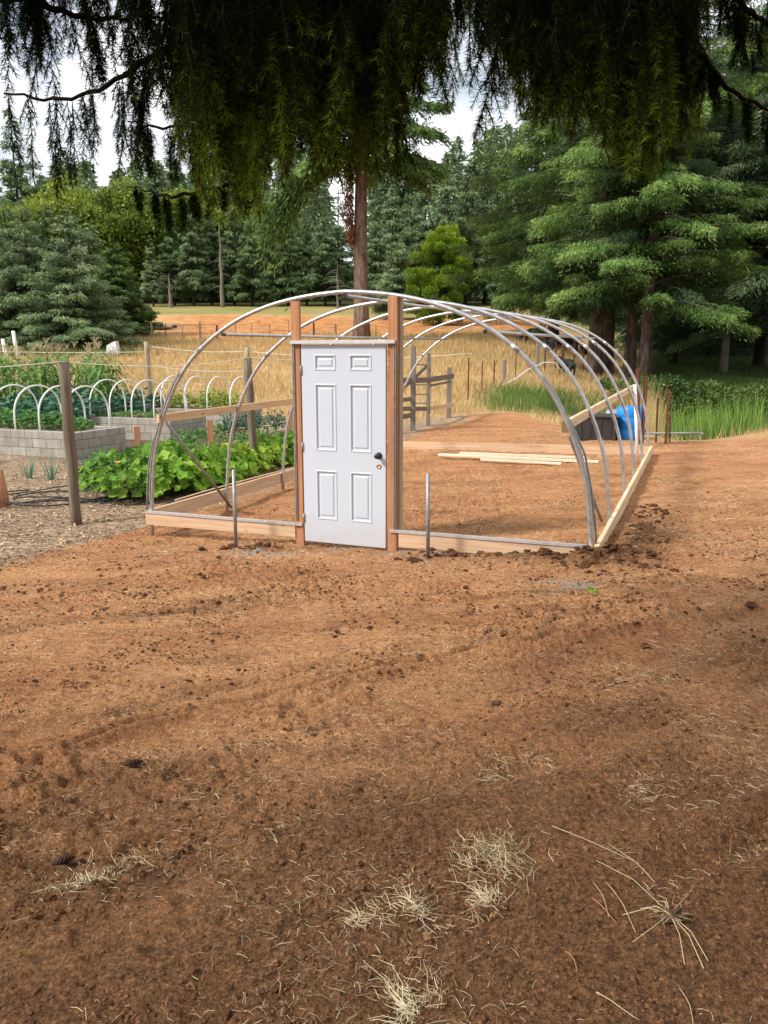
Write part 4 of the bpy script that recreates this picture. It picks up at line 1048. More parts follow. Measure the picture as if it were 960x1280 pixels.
def tree(name, x, y, label, cat, crown, limbs, trunk, leafmat, barkmat, group=None, rz=0):
    rt = empty(name, (x, y, float(terrain(x, y))), label, cat, group, rz)
    trunk.build('trunk', barkmat, rt, True)
    c = crown.build('crown', leafmat, rt)
    if limbs is not None and limbs.n: limbs.build('limbs', barkmat, rt)
    return rt
def top_h(px_top_y, x, y):       # height of a tree whose top shows at that image row
    return (444-px_top_y)/980*y+CAM_H-float(terrain(x, y))

# -- left plantation (about 48 m)
LP = [(2, 48, 268, 3.0, 'fir_blue', 'young blue green fir cut by the left picture edge, behind the corn'),
      (44, 47, 258, 3.2, 'fir_blue', 'young fir with a forked top, second of the left row behind the corn'),
      (98, 45.5, 262, 3.7, 'fir_blue', 'wide dense young fir with a short visible trunk, just left of the white tank'),
      (152, 52, 305, 2.7, 'fir_green', 'shorter olive green fir at the right end of the left row, by the felled logs')]
for k, (px, y, ty, R, mt, lab) in enumerate(LP):
    x = px_at(px, y); H = top_h(ty, x, y)
    c, l = conifer(100+k, H, R, .35, 170, 42000, .20, .14, .95, .25, .42, .26, 1.5)
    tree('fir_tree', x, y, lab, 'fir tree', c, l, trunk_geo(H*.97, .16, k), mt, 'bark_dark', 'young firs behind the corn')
for k, (px, y, ty, R, lab) in enumerate(((22, 56, 250, 3.0, 'fir standing in the gap behind the first two young firs at the left'), (72, 55, 262, 3.0, 'fir standing in the gap behind the widest young fir'), (122, 58, 285, 2.8, 'narrow fir peeking between the widest young fir and the olive one'))):
    x = px_at(px, y); H = top_h(ty, x, y)
    c, l = conifer(140+k, H, R, .35, 100, 11000, .32, .22, .75, .28, .42)
    tree('fir_tree', x, y, lab, 'fir tree', c, l, trunk_geo(H*.97, .16, k), 'fir_dark', 'bark_dark', 'young firs behind the corn')

# -- prototypes for the treeline
protos = []
for k, (mt, R) in enumerate((('fir_dark', 3.0), ('fir_blue', 2.8), ('fir_dark', 3.3), ('fir_blue', 3.2))):
    c, l = conifer(200+k, 13.0, R, 1.4+.6*(k % 2), 120, 16000, .31, .24, .95, .35, .40, .28, 1.5)
    protos.append((c, l, trunk_geo(12.6, .17, k), mt))
roots = [None]*4
tl = []
row1 = [(196, 86, 300, 1), (222, 88, 268, 0), (246, 87, 252, 1), (268, 89, 262, 2), (296, 88, 258, 0), (318, 87, 266, 2), (340, 88, 250, 0), (362, 87, 262, 2), (385, 88, 270, 0), (408, 87, 262, 2), (425, 90, 240, 1), (470, 84, 262, 1), (490, 88, 236, 3),
        (508, 86, 250, 1), (530, 90, 212, 3), (556, 88, 205, 1), (580, 90, 218, 3), (604, 92, 205, 1), (628, 88, 240, 2)]
names1 = ['yellowish fir at the left end of the treeline beyond the green strip', 'dark fir right of the treeline left end, above the plowed field corner', 'blue green fir left of the bare pole trunk in the treeline', 'dark fir directly left of the bare pole trunk', 'dark fir directly right of the bare pole trunk', 'broad dark fir, second right of the bare pole trunk', 'tall dark fir in the treeline, third right of the bare pole trunk', 'broad dark fir above the left door post, fourth right of the bare pole', 'dark fir in the treeline above the white door', 'dark fir in the treeline left of the huge brown trunk', 'blue green fir whose trunk stands just left of the huge brown trunk',
          'blue green fir just right of the huge brown trunk', 'pale blue green fir behind the little pointed fir', 'narrow blue green fir behind the left side of the lime bush', 'tall pale fir rising above the lime bush', 'tallest pale fir behind the lime bush, to its upper right', 'pale fir between the lime bush and the big droopy tree', 'tall fir half hidden by the left boughs of the big droopy tree', 'dark fir mostly hidden behind the big droopy tree']
first = {}
for (px, y, ty, k), lab in zip(row1, names1):
    x = px_at(px, y); H = top_h(ty, x, y); c, l, t, mt = protos[k]
    if k not in first:
        first[k] = tree('fir_tree', x, y, lab, 'fir tree', c, l, t, mt, 'bark_dark', 'firs in the treeline'); s = H/13; first[k].scale = (s*.95, s*.95, s)
    else: copy_thing(first[k], (x, y, float(terrain(x, y))), lab, 'firs in the treeline', rz=px*.7, scale=.95*H/13, sz=H/13)
# tall firs on the hill at the left and centre
row2 = [(8, 100, 172, 1, 'tall hill fir at the far left behind the young firs'), (40, 104, 140, 0, 'tallest pointed fir on the left hill against the sky'), (62, 100, 188, 2, 'fir right of the tallest pointed fir on the left hill'),
        (96, 118, 178, 0, 'sparse pointed fir on the skyline right of the left hill top'), (200, 125, 205, 1, 'small pointed fir on the skyline behind the yellow green trees'), (226, 125, 192, 0, 'slightly taller pointed fir on the skyline, right of the small one'),
        (600, 108, 138, 3, 'tall pointed fir against the sky gap above the lime bush'), (626, 112, 168, 1, 'fir on the skyline right of the tall pointed one'), (570, 110, 178, 2, 'fir on the skyline left of the tall pointed one'), (510, 112, 150, 0, 'tall dark fir on the hill behind the huge brown trunk')]
for px, y, ty, k, lab in row2:
    x = px_at(px, y); H = top_h(ty, x, y)
    copy_thing(first[k], (x, y, float(terrain(x, y))), lab, 'firs on the hill skyline', rz=px*.9, scale=H/13*.72, sz=H/13)

# -- broadleaf crowns on the hill
def broad_tree(seed, H, R, n, leaf):
    rng = np.random.default_rng(seed); g = Geo(); lb = []
    for k in range(26):
        v = rng.normal(size=3); v /= np.linalg.norm(v); lb.append(np.array([v[0]*R*.7, v[1]*R*.7, H*.62+v[2]*H*.28]))
    lb = np.array(lb); rr = R*rng.uniform(.22, .42, 26)
    k = rng.integers(0, 26, n); d = unit(n, rng); P = lb[k]+d*(rr[k]*rng.uniform(.5, 1.08, n)**.5)[:, None]
    leaves(g, P, d+rng.normal(size=(n, 3))*.9, rng.normal(size=(n, 3)), leaf*rng.uniform(.7, 1.3, n), leaf*.7, np.clip(.35+.3*d[:, 2]+rng.normal(size=n)*.2, 0, 1))
    lm = Geo()
    for q in lb[:14]: tube(lm, [(0, 0, H*.3), tuple(q*[.5, .5, .8]), tuple(q)], [.12, .07, .03], 5, False)
    return g, lm
bt = None
bl = [(70, 92, 238, 5.2, 'round yellow green broadleaf tree behind the widest young fir'), (108, 94, 232, 5.5, 'yellow topped broadleaf tree below the sparse skyline fir'), (142, 92, 252, 4.4, 'small bright yellow green broadleaf tree, brightest on the hill'), (168, 95, 240, 5.0, 'broadleaf tree between the brightest one and the treeline'),
      (205, 94, 250, 5.2, 'olive broadleaf tree above the left end of the treeline'), (236, 97, 244, 5.2, 'pale olive broadleaf tree above the corner of the plowed field'), (282, 98, 245, 5.2, 'broadleaf tree behind the bare pole trunk')]
for k, (px, y, ty, R, lab) in enumerate(bl):
    x = px_at(px, y); H = top_h(ty, x, y)
    if bt is None:
        c, l = broad_tree(300, 14, 5.2, 9000, .42); bt = tree('broadleaf_tree', x, y, lab, 'tree', c, l, trunk_geo(10, .25, 2), 'broad', 'bark_pale', 'broadleaf trees on the hill'); bt.scale = (R/5.2, R/5.2, H/14)
    else: copy_thing(bt, (x, y, float(terrain(x, y))), lab, rz=k*1.4, scale=R/5.2, sz=H/14)
# -- far wood as one mass
g = Geo(); rng = np.random.default_rng(77); tg = Geo()
for k in range(150):
    px = rng.uniform(-140, 1120); y = rng.uniform(96, 150)
    if px < 260: tyy = rng.uniform(215, 250)
    elif 560 < px < 660: tyy = rng.uniform(175, 220)
    elif px < 560: tyy = rng.uniform(190, 235)
    else: tyy = rng.uniform(60, 150)
    x = px_at(px, y); z = float(terrain(x, y)); H = max(8, top_h(tyy, x, y)); R = rng.uniform(2.6, 3.8)
    n = 1500; h = rng.uniform(0, 1, n)**1.1; rr = R*(1-h)**.8*np.sqrt(rng.uniform(.25, 1, n)); a = rng.uniform(0, 6.283, n)
    zz = z+1+(H-1)*h-.25*rr
    P = np.stack([x+rr*np.cos(a), y+rr*np.sin(a), zz], 1); D = np.stack([np.cos(a), np.sin(a), -.5+0*a], 1)+rng.normal(size=(n, 3))*.4
    leaves(g, P, D, rng.normal(size=(n, 3)), rng.uniform(.6, 1.4, n), rng.uniform(.2, .4, n), np.clip(rng.uniform(.1, .6, n)+.1*rng.normal(), 0, 1))
o = g.build('distant_forest', 'far_leaf'); tag(o, kind='stuff', label='mass of conifers covering the hill behind the treeline', cat='forest')

# -- snags
def snag(px, y, ty, r, label, seed):
    x = px_at(px, y); H = top_h(ty, x, y); rng = np.random.default_rng(seed)
    rt = empty('dead_tree', (x, y, float(terrain(x, y))), label, 'dead tree', 'bare dead trunks at the treeline')
    trunk_geo(H, r, seed, 1.1, sides=8).build('trunk', 'bark_pale', rt, True); g = Geo()
    for k in range(16):
        a = rng.uniform(0, 6.28); z = H*rng.uniform(.15, .9); l = rng.uniform(.5, 1.8); tube(g, [(0, 0, z), (l*.5*math.cos(a), l*.5*math.sin(a), z+.05), (l*math.cos(a), l*math.sin(a), z-.3)], [.03, .02, .008], 4, False)
    g.build('branches', 'bark_pale', rt)
snag(281, 84.5, 285, .22, 'tall pale bare pole trunk standing before the dark treeline', 1)
snag(217, 84, 345, .20, 'short pale dead trunk near the left end of the treeline', 2)
snag(160, 60, 352, .15, 'thin grey dead trunk between the left young firs and the treeline', 3)
snag(423, 76, 335, .13, 'thin dark dead trunk left of the huge brown trunk', 4)

# -- huge brown trunk tree
x, y = px_at(452, 47), 47.0
c, l = conifer(400, 27, 5.6, 9.8, 70, 42000, .30, .45, .5, .55, .36)
bf = tree('giant_fir', x, y, 'huge fir with a thick bare brown trunk rising behind the white door', 'fir tree', c, l, trunk_geo(26.5, .46, 1, 1.3, sides=18), 'fir_green', 'bark_brown')
# a low olive bough hanging left of the trunk
g = Geo(); rng = np.random.default_rng(9); n = 9000
t = rng.uniform(0, 1, n); th = rng.uniform(-1, 1, n)
P = np.stack([-.8-4.6*t+.5*rng.normal(size=n)*t, -.8+1.2*th*t+.3*rng.normal(size=n), 10.4-3.6*t*t-rng.exponential(.8, n)*t*1.1], 1)
leaves(g, P, np.stack([-.5+rng.normal(size=n)*.4, rng.normal(size=n)*.5, -.9+0*t], 1), rng.normal(size=(n, 3)), rng.uniform(.2, .42, n), .09, rng.uniform(.1, .9, n))
tb = Geo(); tube(tb, [(0, 0, 10.4), (-2.6, -.5, 9.8), (-5.0, -.8, 7.2)], [.10, .06, .02], 6)
o = tb.build('low_bough', 'bark_dark', bf, True); g.build('foliage', 'fir_green', o)
g = Geo(); n = 2200; t = rng.uniform(0, 1, n)
P = np.stack([-.42-.35*np.abs(rng.normal(size=n))*(1-abs(2*t-1)*.6), -.45+.2*rng.normal(size=n), 5.6+4.6*t], 1)
leaves(g, P, np.stack([rng.normal(size=n)*.5, rng.normal(size=n)*.4, -1+0*t], 1), rng.normal(size=(n, 3)), rng.uniform(.15, .32, n), .05, rng.uniform(0, 1, n))
tag(g.build('dead_twigs', 'rusty_leaf', bf), 'rust coloured dead twigs hanging on the left side of the trunk')

# -- little pointed fir and lime bush
x, y = px_at(497, 66), 66.0; H = top_h(298, x, y); c, l = conifer(410, H, 2.6, .3, 90, 12000, .25, .15, .8, .2, .42)
tree('fir_tree', x, y, 'little pointed grey green fir just left of the lime bush', 'fir tree', c, l, trunk_geo(H*.95, .12, 1), 'fir_blue', 'bark_dark')
x, y = px_at(549, 60), 60.0; H = top_h(287, x, y); rng = np.random.default_rng(5)
g = Geo(); n = 42000; nl_ = 120; hh = rng.uniform(.04, .93, nl_); aa = rng.uniform(0, 6.283, nl_); pr = np.interp(hh, [0, .15, .45, .7, .88, 1], [1.8, 2.35, 2.3, 1.75, 1.0, .35])*rng.uniform(.4, 1.05, nl_)
lb = np.stack([pr*np.cos(aa), pr*np.sin(aa), .2+(H-.35)*hh], 1); lr = rng.uniform(.28, .60, nl_); k = rng.integers(0, nl_, n); d = unit(n, rng)*[1, 1, .75]; P = lb[k]+d*(lr[k]*rng.uniform(.4, 1.15, n)**.6)[:, None]
leaves(g, P, d+[0, 0, .5]+rng.normal(size=(n, 3))*.5, rng.normal(size=(n, 3)), rng.uniform(.10, .26, n), .08, np.clip(.05+.55*P[:, 2]/H+.25*d[:, 2]+.15*rng.normal(size=n), 0, 1))
tree('lime_bush', x, y, 'rounded bright lime green bushy tree left of the big droopy tree', 'bush', g, None, trunk_geo(H*.7, .14, 2), 'lime', 'bark_dark')

# -- near conifers on the right
NT = [  # px, y, H, R, crown base, branches, leaves, leaf, mat, trunk r, label
    (690, 50, 20.5, 6.6, 2.6, 200, 130000, .22, 'fir_green', .36, 'big droopy green conifer whose left boughs reach toward the lime bush'),
    (743, 38, 22, 5.6, 3.6, 170, 130000, .17, 'fir_green', .36, 'big conifer with the thickest trunk of the right hand group, above the rear hoops'),
    (759, 40.5, 21, 4.4, 4.2, 90, 30000, .24, 'fir_dark', .30, 'darker conifer with its trunk pressed behind the thickest trunk'),
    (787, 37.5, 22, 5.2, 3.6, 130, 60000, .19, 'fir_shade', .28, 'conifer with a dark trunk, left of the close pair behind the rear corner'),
    (806, 35.5, 23, 5.6, 3.6, 190, 140000, .165, 'fir_green', .28, 'conifer with a paler trunk, right of the close pair, with the lowest reaching bough'),
]
for k, (px, y, H, R, zb, nb, nl, lf, mt, tr, lab) in enumerate(NT):
    x = px_at(px, y); c, l = conifer(500+k, H, R, zb, nb, nl, lf, .30, .62, .50, .30, .20, 3.0, .85)
    tree('large_conifer', x, y, lab, 'conifer', c, l, trunk_geo(H*.97, tr, k, 1.25, sides=16), mt, 'bark', 'large conifers right of the field', rz=k*1.1)
# low bough of the right pair, reaching right
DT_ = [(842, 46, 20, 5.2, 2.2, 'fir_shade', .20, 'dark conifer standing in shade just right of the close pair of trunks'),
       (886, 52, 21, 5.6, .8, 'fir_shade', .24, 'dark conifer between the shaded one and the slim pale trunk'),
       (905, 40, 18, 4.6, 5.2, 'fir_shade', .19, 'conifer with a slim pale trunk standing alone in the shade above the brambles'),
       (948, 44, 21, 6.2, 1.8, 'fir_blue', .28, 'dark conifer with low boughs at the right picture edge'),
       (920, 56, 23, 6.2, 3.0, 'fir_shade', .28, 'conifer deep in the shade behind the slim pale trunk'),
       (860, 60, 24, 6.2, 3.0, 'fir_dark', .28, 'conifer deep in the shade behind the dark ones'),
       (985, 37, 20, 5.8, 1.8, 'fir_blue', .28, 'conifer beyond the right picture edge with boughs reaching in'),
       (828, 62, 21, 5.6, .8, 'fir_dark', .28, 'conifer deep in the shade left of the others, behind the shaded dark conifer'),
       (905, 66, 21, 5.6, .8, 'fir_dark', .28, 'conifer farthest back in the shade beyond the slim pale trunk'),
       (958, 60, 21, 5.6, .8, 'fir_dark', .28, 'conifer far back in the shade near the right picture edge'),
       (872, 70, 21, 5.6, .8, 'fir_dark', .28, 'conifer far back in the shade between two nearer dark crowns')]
fp = {}
for k, (px, y, H, R, zb, mt, tr, lab) in enumerate(DT_):
    x = px_at(px, y)
    if k < 4:
        c, l = conifer(600+k, H, R, zb, 150, 70000, .21, .36, .6, .5, .32, .2, 2.6, .8)
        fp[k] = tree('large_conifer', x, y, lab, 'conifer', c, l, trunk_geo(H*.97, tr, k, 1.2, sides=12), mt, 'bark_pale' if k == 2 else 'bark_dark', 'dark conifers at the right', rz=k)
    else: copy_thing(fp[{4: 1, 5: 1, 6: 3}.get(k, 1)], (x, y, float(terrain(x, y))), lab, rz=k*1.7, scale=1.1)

# ------------------------------------------------------------------ GRASS, REEDS, BRAMBLES
def scatter(n, xr, yr, mask, rng):
    x = rng.uniform(*xr, n); y = yr[0]+(yr[1]-yr[0])*rng.uniform(0, 1, n)**1.5
    k = mask(x, y) > rng.uniform(0, 1, n); return x[k], y[k]
def masks(x, y):
    yb = np.interp(x, BX, BY)+.9*fbm(x*.9, y*.9, 3, 51); be = smooth(-.4, .4, y-yb); dx = x/np.maximum(y, 6)
    q = np.sqrt(((x-POND[0])/POND[2])**2+((y-POND[1])/POND[3])**2)
    gr = np.maximum(smooth(.12, .18, dx+.03*fbm(x*.3, y*.3, 2, 61))*smooth(31, 27, y)*smooth(23, 26, y), smooth(.29, .34, dx+.03*fbm(x*.3, y*.3, 2, 61))*smooth(17.5, 20, y))
    return be*(q > 1.05), gr, dx
def grass(name, mat, n, xr, yr, mask, h, w, label, lean=.35, seed=1, cat='grass'):
    rng = np.random.default_rng(seed); x, y = scatter(n, xr, yr, mask, rng); m = len(x); g = Geo()
    a = rng.uniform(0, 6.283, m); D = np.stack([np.cos(a)*lean, np.sin(a)*lean, np.ones(m)], 1)*1.0+rng.normal(size=(m, 3))*[.15, .15, 0]
    wv = np.stack([np.ones(m), rng.normal(size=m)*.5, 0*a], 1); sc = np.clip(y/25, .7, 2.4)
    hh = h*rng.uniform(.4, 1.2, m)*(.6+.8*vnoise(x*.5, y*.5, 4))
    blades(g, np.stack([x, y, ground_z(x, y)-.02], 1), D, wv, hh, w*sc, rng.uniform(0, 1, m))
    return tag(g.build(name, mat), label, cat, kind='stuff')
grass('dry_grass', 'drygrass', 230000, (-26, 24), (17, 56), lambda x, y: masks(x, y)[0]*(1-masks(x, y)[1])*(1-smooth(48, 54, y))*(1-(np.abs(x-5.9) < 1.0)*(y < 20.5))*(1-smooth(.37, .39, x/y)*(y < 22)*.93), .34, .018, 'tall straw yellow grass covering the field behind the greenhouse')
grass('tall_dry_grass', 'drygrass', 22000, (6.5, 9.6), (16.0, 24), lambda x, y: masks(x, y)[0]*smooth(.36, .31, x/y+.02*fbm(x, y, 2, 3)), 1.15, .014, 'tall pale seeded grass standing behind the rear right corner', .28, 2)
grass('mound_grass', 'drygrass', 9000, (7.9, 11.6), (15.0, 19), lambda x, y: np.exp(-(((x-9.6)/1.5)**2+((y-17.0)/1.2)**2)), .16, .014, 'short dry grass over the low mound at the right edge of the soil', .8, 3)
grass('green_grass', 'greengrass', 40000, (2, 10), (22.5, 32), lambda x, y: masks(x, y)[0]*masks(x, y)[1]*smooth(.33, .28, x/y), .28, .02, 'fresh green grass strip behind the soil near the thin posts', .4, 4)
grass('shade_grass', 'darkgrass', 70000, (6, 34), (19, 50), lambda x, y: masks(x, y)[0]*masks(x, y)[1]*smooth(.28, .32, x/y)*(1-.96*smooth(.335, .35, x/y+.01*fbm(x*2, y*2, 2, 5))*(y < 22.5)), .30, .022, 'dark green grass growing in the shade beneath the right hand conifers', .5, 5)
grass('far_green_grass', 'darkgrass', 16000, (-40, -12), (42, 62), lambda x, y: smooth(-.28, -.36, x/y), .45, .04, 'weedy green grass along the foot of the left firs', .4, 6)
# brambles on the far pond bank
rng = np.random.default_rng(31); g = Geo(); n = 60000
x = rng.uniform(6.5, 17, n); y = rng.uniform(26.3, 33, n); k = (x/y > .29+.02*fbm(x, y, 2, 3)); x, y = x[k], y[k]; n = len(x)
hgt = (.2+.75*np.maximum(0, fbm(x*.7, y*.7, 3, 9)+.3))*smooth(26, 27.5, y)*smooth(33, 31, y)
z = terrain(x, y)+hgt*rng.uniform(.3, 1, n)**.5
leaves(g, np.stack([x, y, z], 1), rng.normal(size=(n, 3))+[0, -.4, .2], rng.normal(size=(n, 3)), rng.uniform(.07, .17, n), rng.uniform(.05, .10, n), np.clip(rng.uniform(0, .8, n)+.2*fbm(x, y, 2, 4), 0, 1))
tag(g.build('bramble_thicket', 'bramble'), 'tangled green bramble thicket on the far bank of the pond', 'brambles', kind='stuff')
# pale seedhead blob
rng = np.random.default_rng(41); g = Geo()
for px, y, sp, n, hh in ((893, 22.6, .22, 90, 1.0), (902, 23.2, .25, 50, 1.2), (946, 22.8, .30, 110, 1.45), (930, 23.4, .25, 40, 1.2), (858, 24.5, .6, 110, .8), (830, 26.4, .7, 120, .9), (812, 23.0, .7, 130, .7), (785, 23.5, .8, 160, .7), (880, 28.2, 1.2, 160, .7), (950, 27.6, 1.2, 160, .8)):
    x = px_at(px, y)+sp*rng.normal(size=n); yy = y+sp*rng.normal(size=n); a = rng.uniform(0, 6.283, n)
    D = np.stack([np.cos(a)*.16, np.sin(a)*.16, np.ones(n)], 1)
    blades(g, np.stack([x, yy, np.maximum(terrain(x, yy), POND[4]-.1)], 1), D, np.stack([np.ones(n), rng.normal(size=n)*.4, 0*a], 1), hh*rng.uniform(.5, 1.1, n), .032, rng.uniform(0, 1, n))
tag(g.build('pond_reeds', 'reed'), 'bright green upright reeds growing in the pond', 'reeds', kind='stuff')

# ------------------------------------------------------------------ FOREGROUND LITTER
def straws(g, x, y, z, ln, r, rng, curl=.3, up=.05, tone=None, a=None):
    """thin two-segment straws (3-sided prisms)"""
    n = len(x); a = rng.uniform(0, 6.283, n) if a is None else a; el = np.abs(rng.normal(size=n))*up
    P0 = np.stack([x, y, z], 1); D = np.stack([np.cos(a), np.sin(a), el], 1); b = a+rng.normal(size=n)*curl
    D2 = np.stack([np.cos(b), np.sin(b), -el*.6], 1)
    P1 = P0+D*(ln*.5)[:, None]; P2 = P1+D2*(ln*.5)[:, None]
    V = []
    for P, f in ((P0, 1), (P1, .95), (P2, .6)):
        for k in range(3):
            th = k*2.094; off = np.stack([-np.sin(a)*math.cos(th), np.cos(a)*math.cos(th), np.full(n, math.sin(th))], 1)*(r*f)[:, None]; V.append(P+off)
    V = np.stack(V, 1).reshape(-1, 3); base = np.arange(n)[:, None, None]*9
    Fq = np.array([[0, 1, 4, 3], [1, 2, 5, 4], [2, 0, 3, 5], [3, 4, 7, 6], [4, 5, 8, 7], [5, 3, 6, 8]])
    g.add(V, (base+Fq[None]).reshape(-1, 4), np.repeat(rng.uniform(0, 1, n) if tone is None else tone, 9))
rng = np.random.default_rng(51); g = Geo(); n = 40000
y = 1.2+9.5*rng.uniform(0, 1, n)**1.0; x = rng.uniform(-1, 1, n)*(y*.56+.5)
k = (soil_mask(x, y) > .5) & (smooth(-.35, .5, fbm(x*1.6, y*1.6, 4, 91)+.12) > rng.uniform(0, 1, n)); x, y = x[k], y[k]; n = len(x)
straws(g, x, y, ground_z(x, y)+.003, rng.uniform(.008, .05, n)*(1+.5*(rng.uniform(0, 1, n) > .95)), rng.uniform(.0004, .0010, n)*np.clip(y/3.6, .8, 2.2), rng, .32, .18)
tag(g.build('scattered_straw', 'straw'), 'short bits of dry straw scattered all over the brown soil', 'straw', kind='stuff')
# grassy chaff behind, inside the frame
rng = np.random.default_rng(52); g = Geo(); n = 16000; x = rng.uniform(-4, 8, n); y = rng.uniform(7.5, 19, n)
k = (soil_mask(x, y) > .5) & (smooth(-.2, .5, fbm(x*.8, y*.8, 4, 92)) > rng.uniform(0, 1, n)); x, y = x[k], y[k]; n = len(x)
straws(g, x, y, ground_z(x, y)+.004, rng.uniform(.03, .12, n), np.full(n, .0025), rng, .5, .2)
tag(g.build('soil_chaff', 'straw'), 'dry chaff strewn over the soil inside and right of the frame', 'straw', kind='stuff')
# mulch chips
rng = np.random.default_rng(53); g = Geo(); n = 15000; s = rng.uniform(-8.5, -2.8, n); d = rng.uniform(-3.5, 10, n)
P = GO[None]+GU[None]*s[:, None]+GN[None]*d[:, None]; x, y = P[:, 0], P[:, 1]; k = (soil_mask(x, y) < .6); x, y = x[k], y[k]; n = len(x)
D = np.stack([rng.normal(size=n), rng.normal(size=n), rng.normal(size=n)*.2], 1)
leaves(g, np.stack([x, y, ground_z(x, y)+.008], 1), D, np.cross(D, [0, 0, 1.0])+rng.normal(size=(n, 3))*.3, rng.uniform(.03, .10, n), rng.uniform(.012, .035, n), rng.uniform(0, .9, n))
M['chip'] = mat_leaf('chip', (.14, .075, .04), (.40, .27, .16), (.70, .57, .40), 0, .8)
tag(g.build('mulch_chips', 'chip'), 'pale wood chip mulch covering the garden path at the left', 'mulch', kind='stuff')
# crumbs
OCT = np.array([(1, 0, 0), (-1, 0, 0), (0, 1, 0), (0, -1, 0), (0, 0, 1), (0, 0, -1)], float)
OCF = np.array([[0, 2, 4], [2, 1, 4], [1, 3, 4], [3, 0, 4], [2, 0, 5], [1, 2, 5], [3, 1, 5], [0, 3, 5]])
def crumbs(g, x, y, z, r, rng):
    n = len(x); V = OCT[None]*r[:, None, None]*rng.uniform(.55, 1.25, (n, 6, 1)); ang = rng.uniform(0, 6.28, n); c, s = np.cos(ang)[:, None], np.sin(ang)[:, None]
    V = np.stack([V[..., 0]*c-V[..., 1]*s, V[..., 0]*s+V[..., 1]*c, V[..., 2]*.7+V[..., 0]*.3], 2)
    V = V+np.stack([x, y, z], 1)[:, None]; g.add(V.reshape(-1, 3), (np.arange(n)[:, None, None]*6+OCF[None]).reshape(-1, 3))
rng = np.random.default_rng(61); g = Geo(); n = 90000; y = 1.2+9*rng.uniform(0, 1, n)**1.4; x = rng.uniform(-1, 1, n)*(y*.56+.5)
k = smooth(-.4, .45, fbm(x*1.3, y*2, 4, 93)+.25*smooth(4.5, 2, y)) > rng.uniform(0, 1, n); x, y = x[k], y[k]
r = .0018+.0035*rng.exponential(.55, len(x)); r = np.minimum(r*np.clip(y/4, .9, 1.8), .022)
crumbs(g, x, y, ground_z(x, y)+r*.2, r, rng); tag(g.build('soil_crumbs', 'clod'), 'small brown soil crumbs strewn over the foreground', 'soil', kind='stuff')
# soil lumps lying in the rough patches and along the ruts
def clod_geo(rng, r):
    V = []; nlat, nlon = 6, 9; Fq = []
    for i in range(nlat+1):
        th = math.pi*i/nlat
        for j in range(nlon):
            ph = 2*math.pi*j/nlon; k = 1+.28*rng.normal()*(0 < i < nlat)
            V.append((r*k*math.sin(th)*math.cos(ph)*1.2, r*k*math.sin(th)*math.sin(ph), r*k*math.cos(th)*.65))
    for i in range(nlat):
        for j in range(nlon): Fq.append([i*nlon+j, (i+1)*nlon+j, (i+1)*nlon+(j+1) % nlon, i*nlon+(j+1) % nlon])
    return V, Fq
rng = np.random.default_rng(62)
def clod_heap(name, spots, mat, label):
    g = Geo()
    for x, y, r in spots:
        V, Fq = clod_geo(rng, r); g.add(np.array(V)+[x, y, gz1(x, y)+r*.25], Fq)
    o = g.build(name, mat); tag(o, label, 'soil', kind='stuff'); return o
sp = []
for k in range(420):
    s, d = (2.60+.30*rng.normal(), -.16+.17*rng.normal()) if k < 170 else ((2.70+.20*abs(rng.normal()), 2.9*rng.uniform(0, 1)**1.3) if k < 340 else (rng.uniform(1.1, 2.5), -.13+.05*rng.normal()))
    if 2.3 < s < 2.62 and d > -.08: s = 2.66+.1*rng.uniform()
    P = G(s, d); sp.append((P[0], P[1], .007+.016*rng.exponential(.5)))
clod_heap('dug_clods', [(a, b, min(c, .07)) for a, b, c in sp], 'clod_dark', 'freshly dug dark clods heaped along the right base board corner')
sp = []
for px, py, n in ((300, 686, 26), (538, 698, 18)):
    c = on_ground(px, py)
    for k in range(n): sp.append((c[0]+.17*rng.normal(), c[1]+.09*rng.normal(), .012+.022*rng.exponential(.6)))
clod_heap('stake_clods', [(a, b, min(c, .05)) for a, b, c in sp], 'clod_dark', 'dark clods lying round the feet of the two pipe stakes')
for px, py, r, lab in ((937, 772, .035, 'single dark clod at the right edge beside the long rut'), (806, 815-3, .028, 'dark clod at the left end of the rut below the corner'), (778, 777, .028, 'dark clod above the middle of the right rut'),
                       (620, 878, .02, 'small dark clod in the middle of the brown soil'), (222, 1070, .016, 'small round clod right of the left straw tuft'), (845, 846, .018, 'small clod under the long fallen stalk')):
    P = on_ground(px, py, .2); g = Geo(); V, Fq = clod_geo(rng, r); g.add(V, Fq); o = g.build('soil_clod', 'clod_dark'); o.location = (P[0], P[1], P[2]+r*.3); tag(o, lab, 'clod', 'single clods in the foreground')
rng = np.random.default_rng(65); g = Geo(); P8 = [np.array(clod_geo(np.random.default_rng(k), 1.0)[0]) for k in range(8)]; CF = np.array(clod_geo(rng, 1.0)[1])
n = 30000; y = 1.2+6.5*rng.uniform(0, 1, n)**1.3; x = rng.uniform(-1, 1, n)*(y*.56+.4)
k = smooth(.0, .55, fbm(x*2.1+y*.5, y*3.6-x*1.4, 4, 95)+.18*smooth(4.5, 1.8, y)) > rng.uniform(0, 1, n); x, y = x[k], y[k]
for xs, ys, w_, h_ in RUTS:
    m = 420; xr = rng.uniform(xs[0], xs[-1], m); yr = np.interp(xr, xs, ys)+.05*fbm(xr*2, xr*0+h_*99, 2, 3)+(w_*1.7+.05*np.abs(rng.normal(size=m)))*rng.choice([-1, 1], m); kk = (yr > 1.2)*(vnoise(xr*1.5, yr*1.5, 8) > .45)
    x = np.concatenate([x, xr[kk]]); y = np.concatenate([y, yr[kk]])
n = len(x); r = np.minimum(.0025+.0042*rng.exponential(.6, n), .0135)*np.clip(y/4, .8, 1.5); z = ground_z(x, y)+r*.25
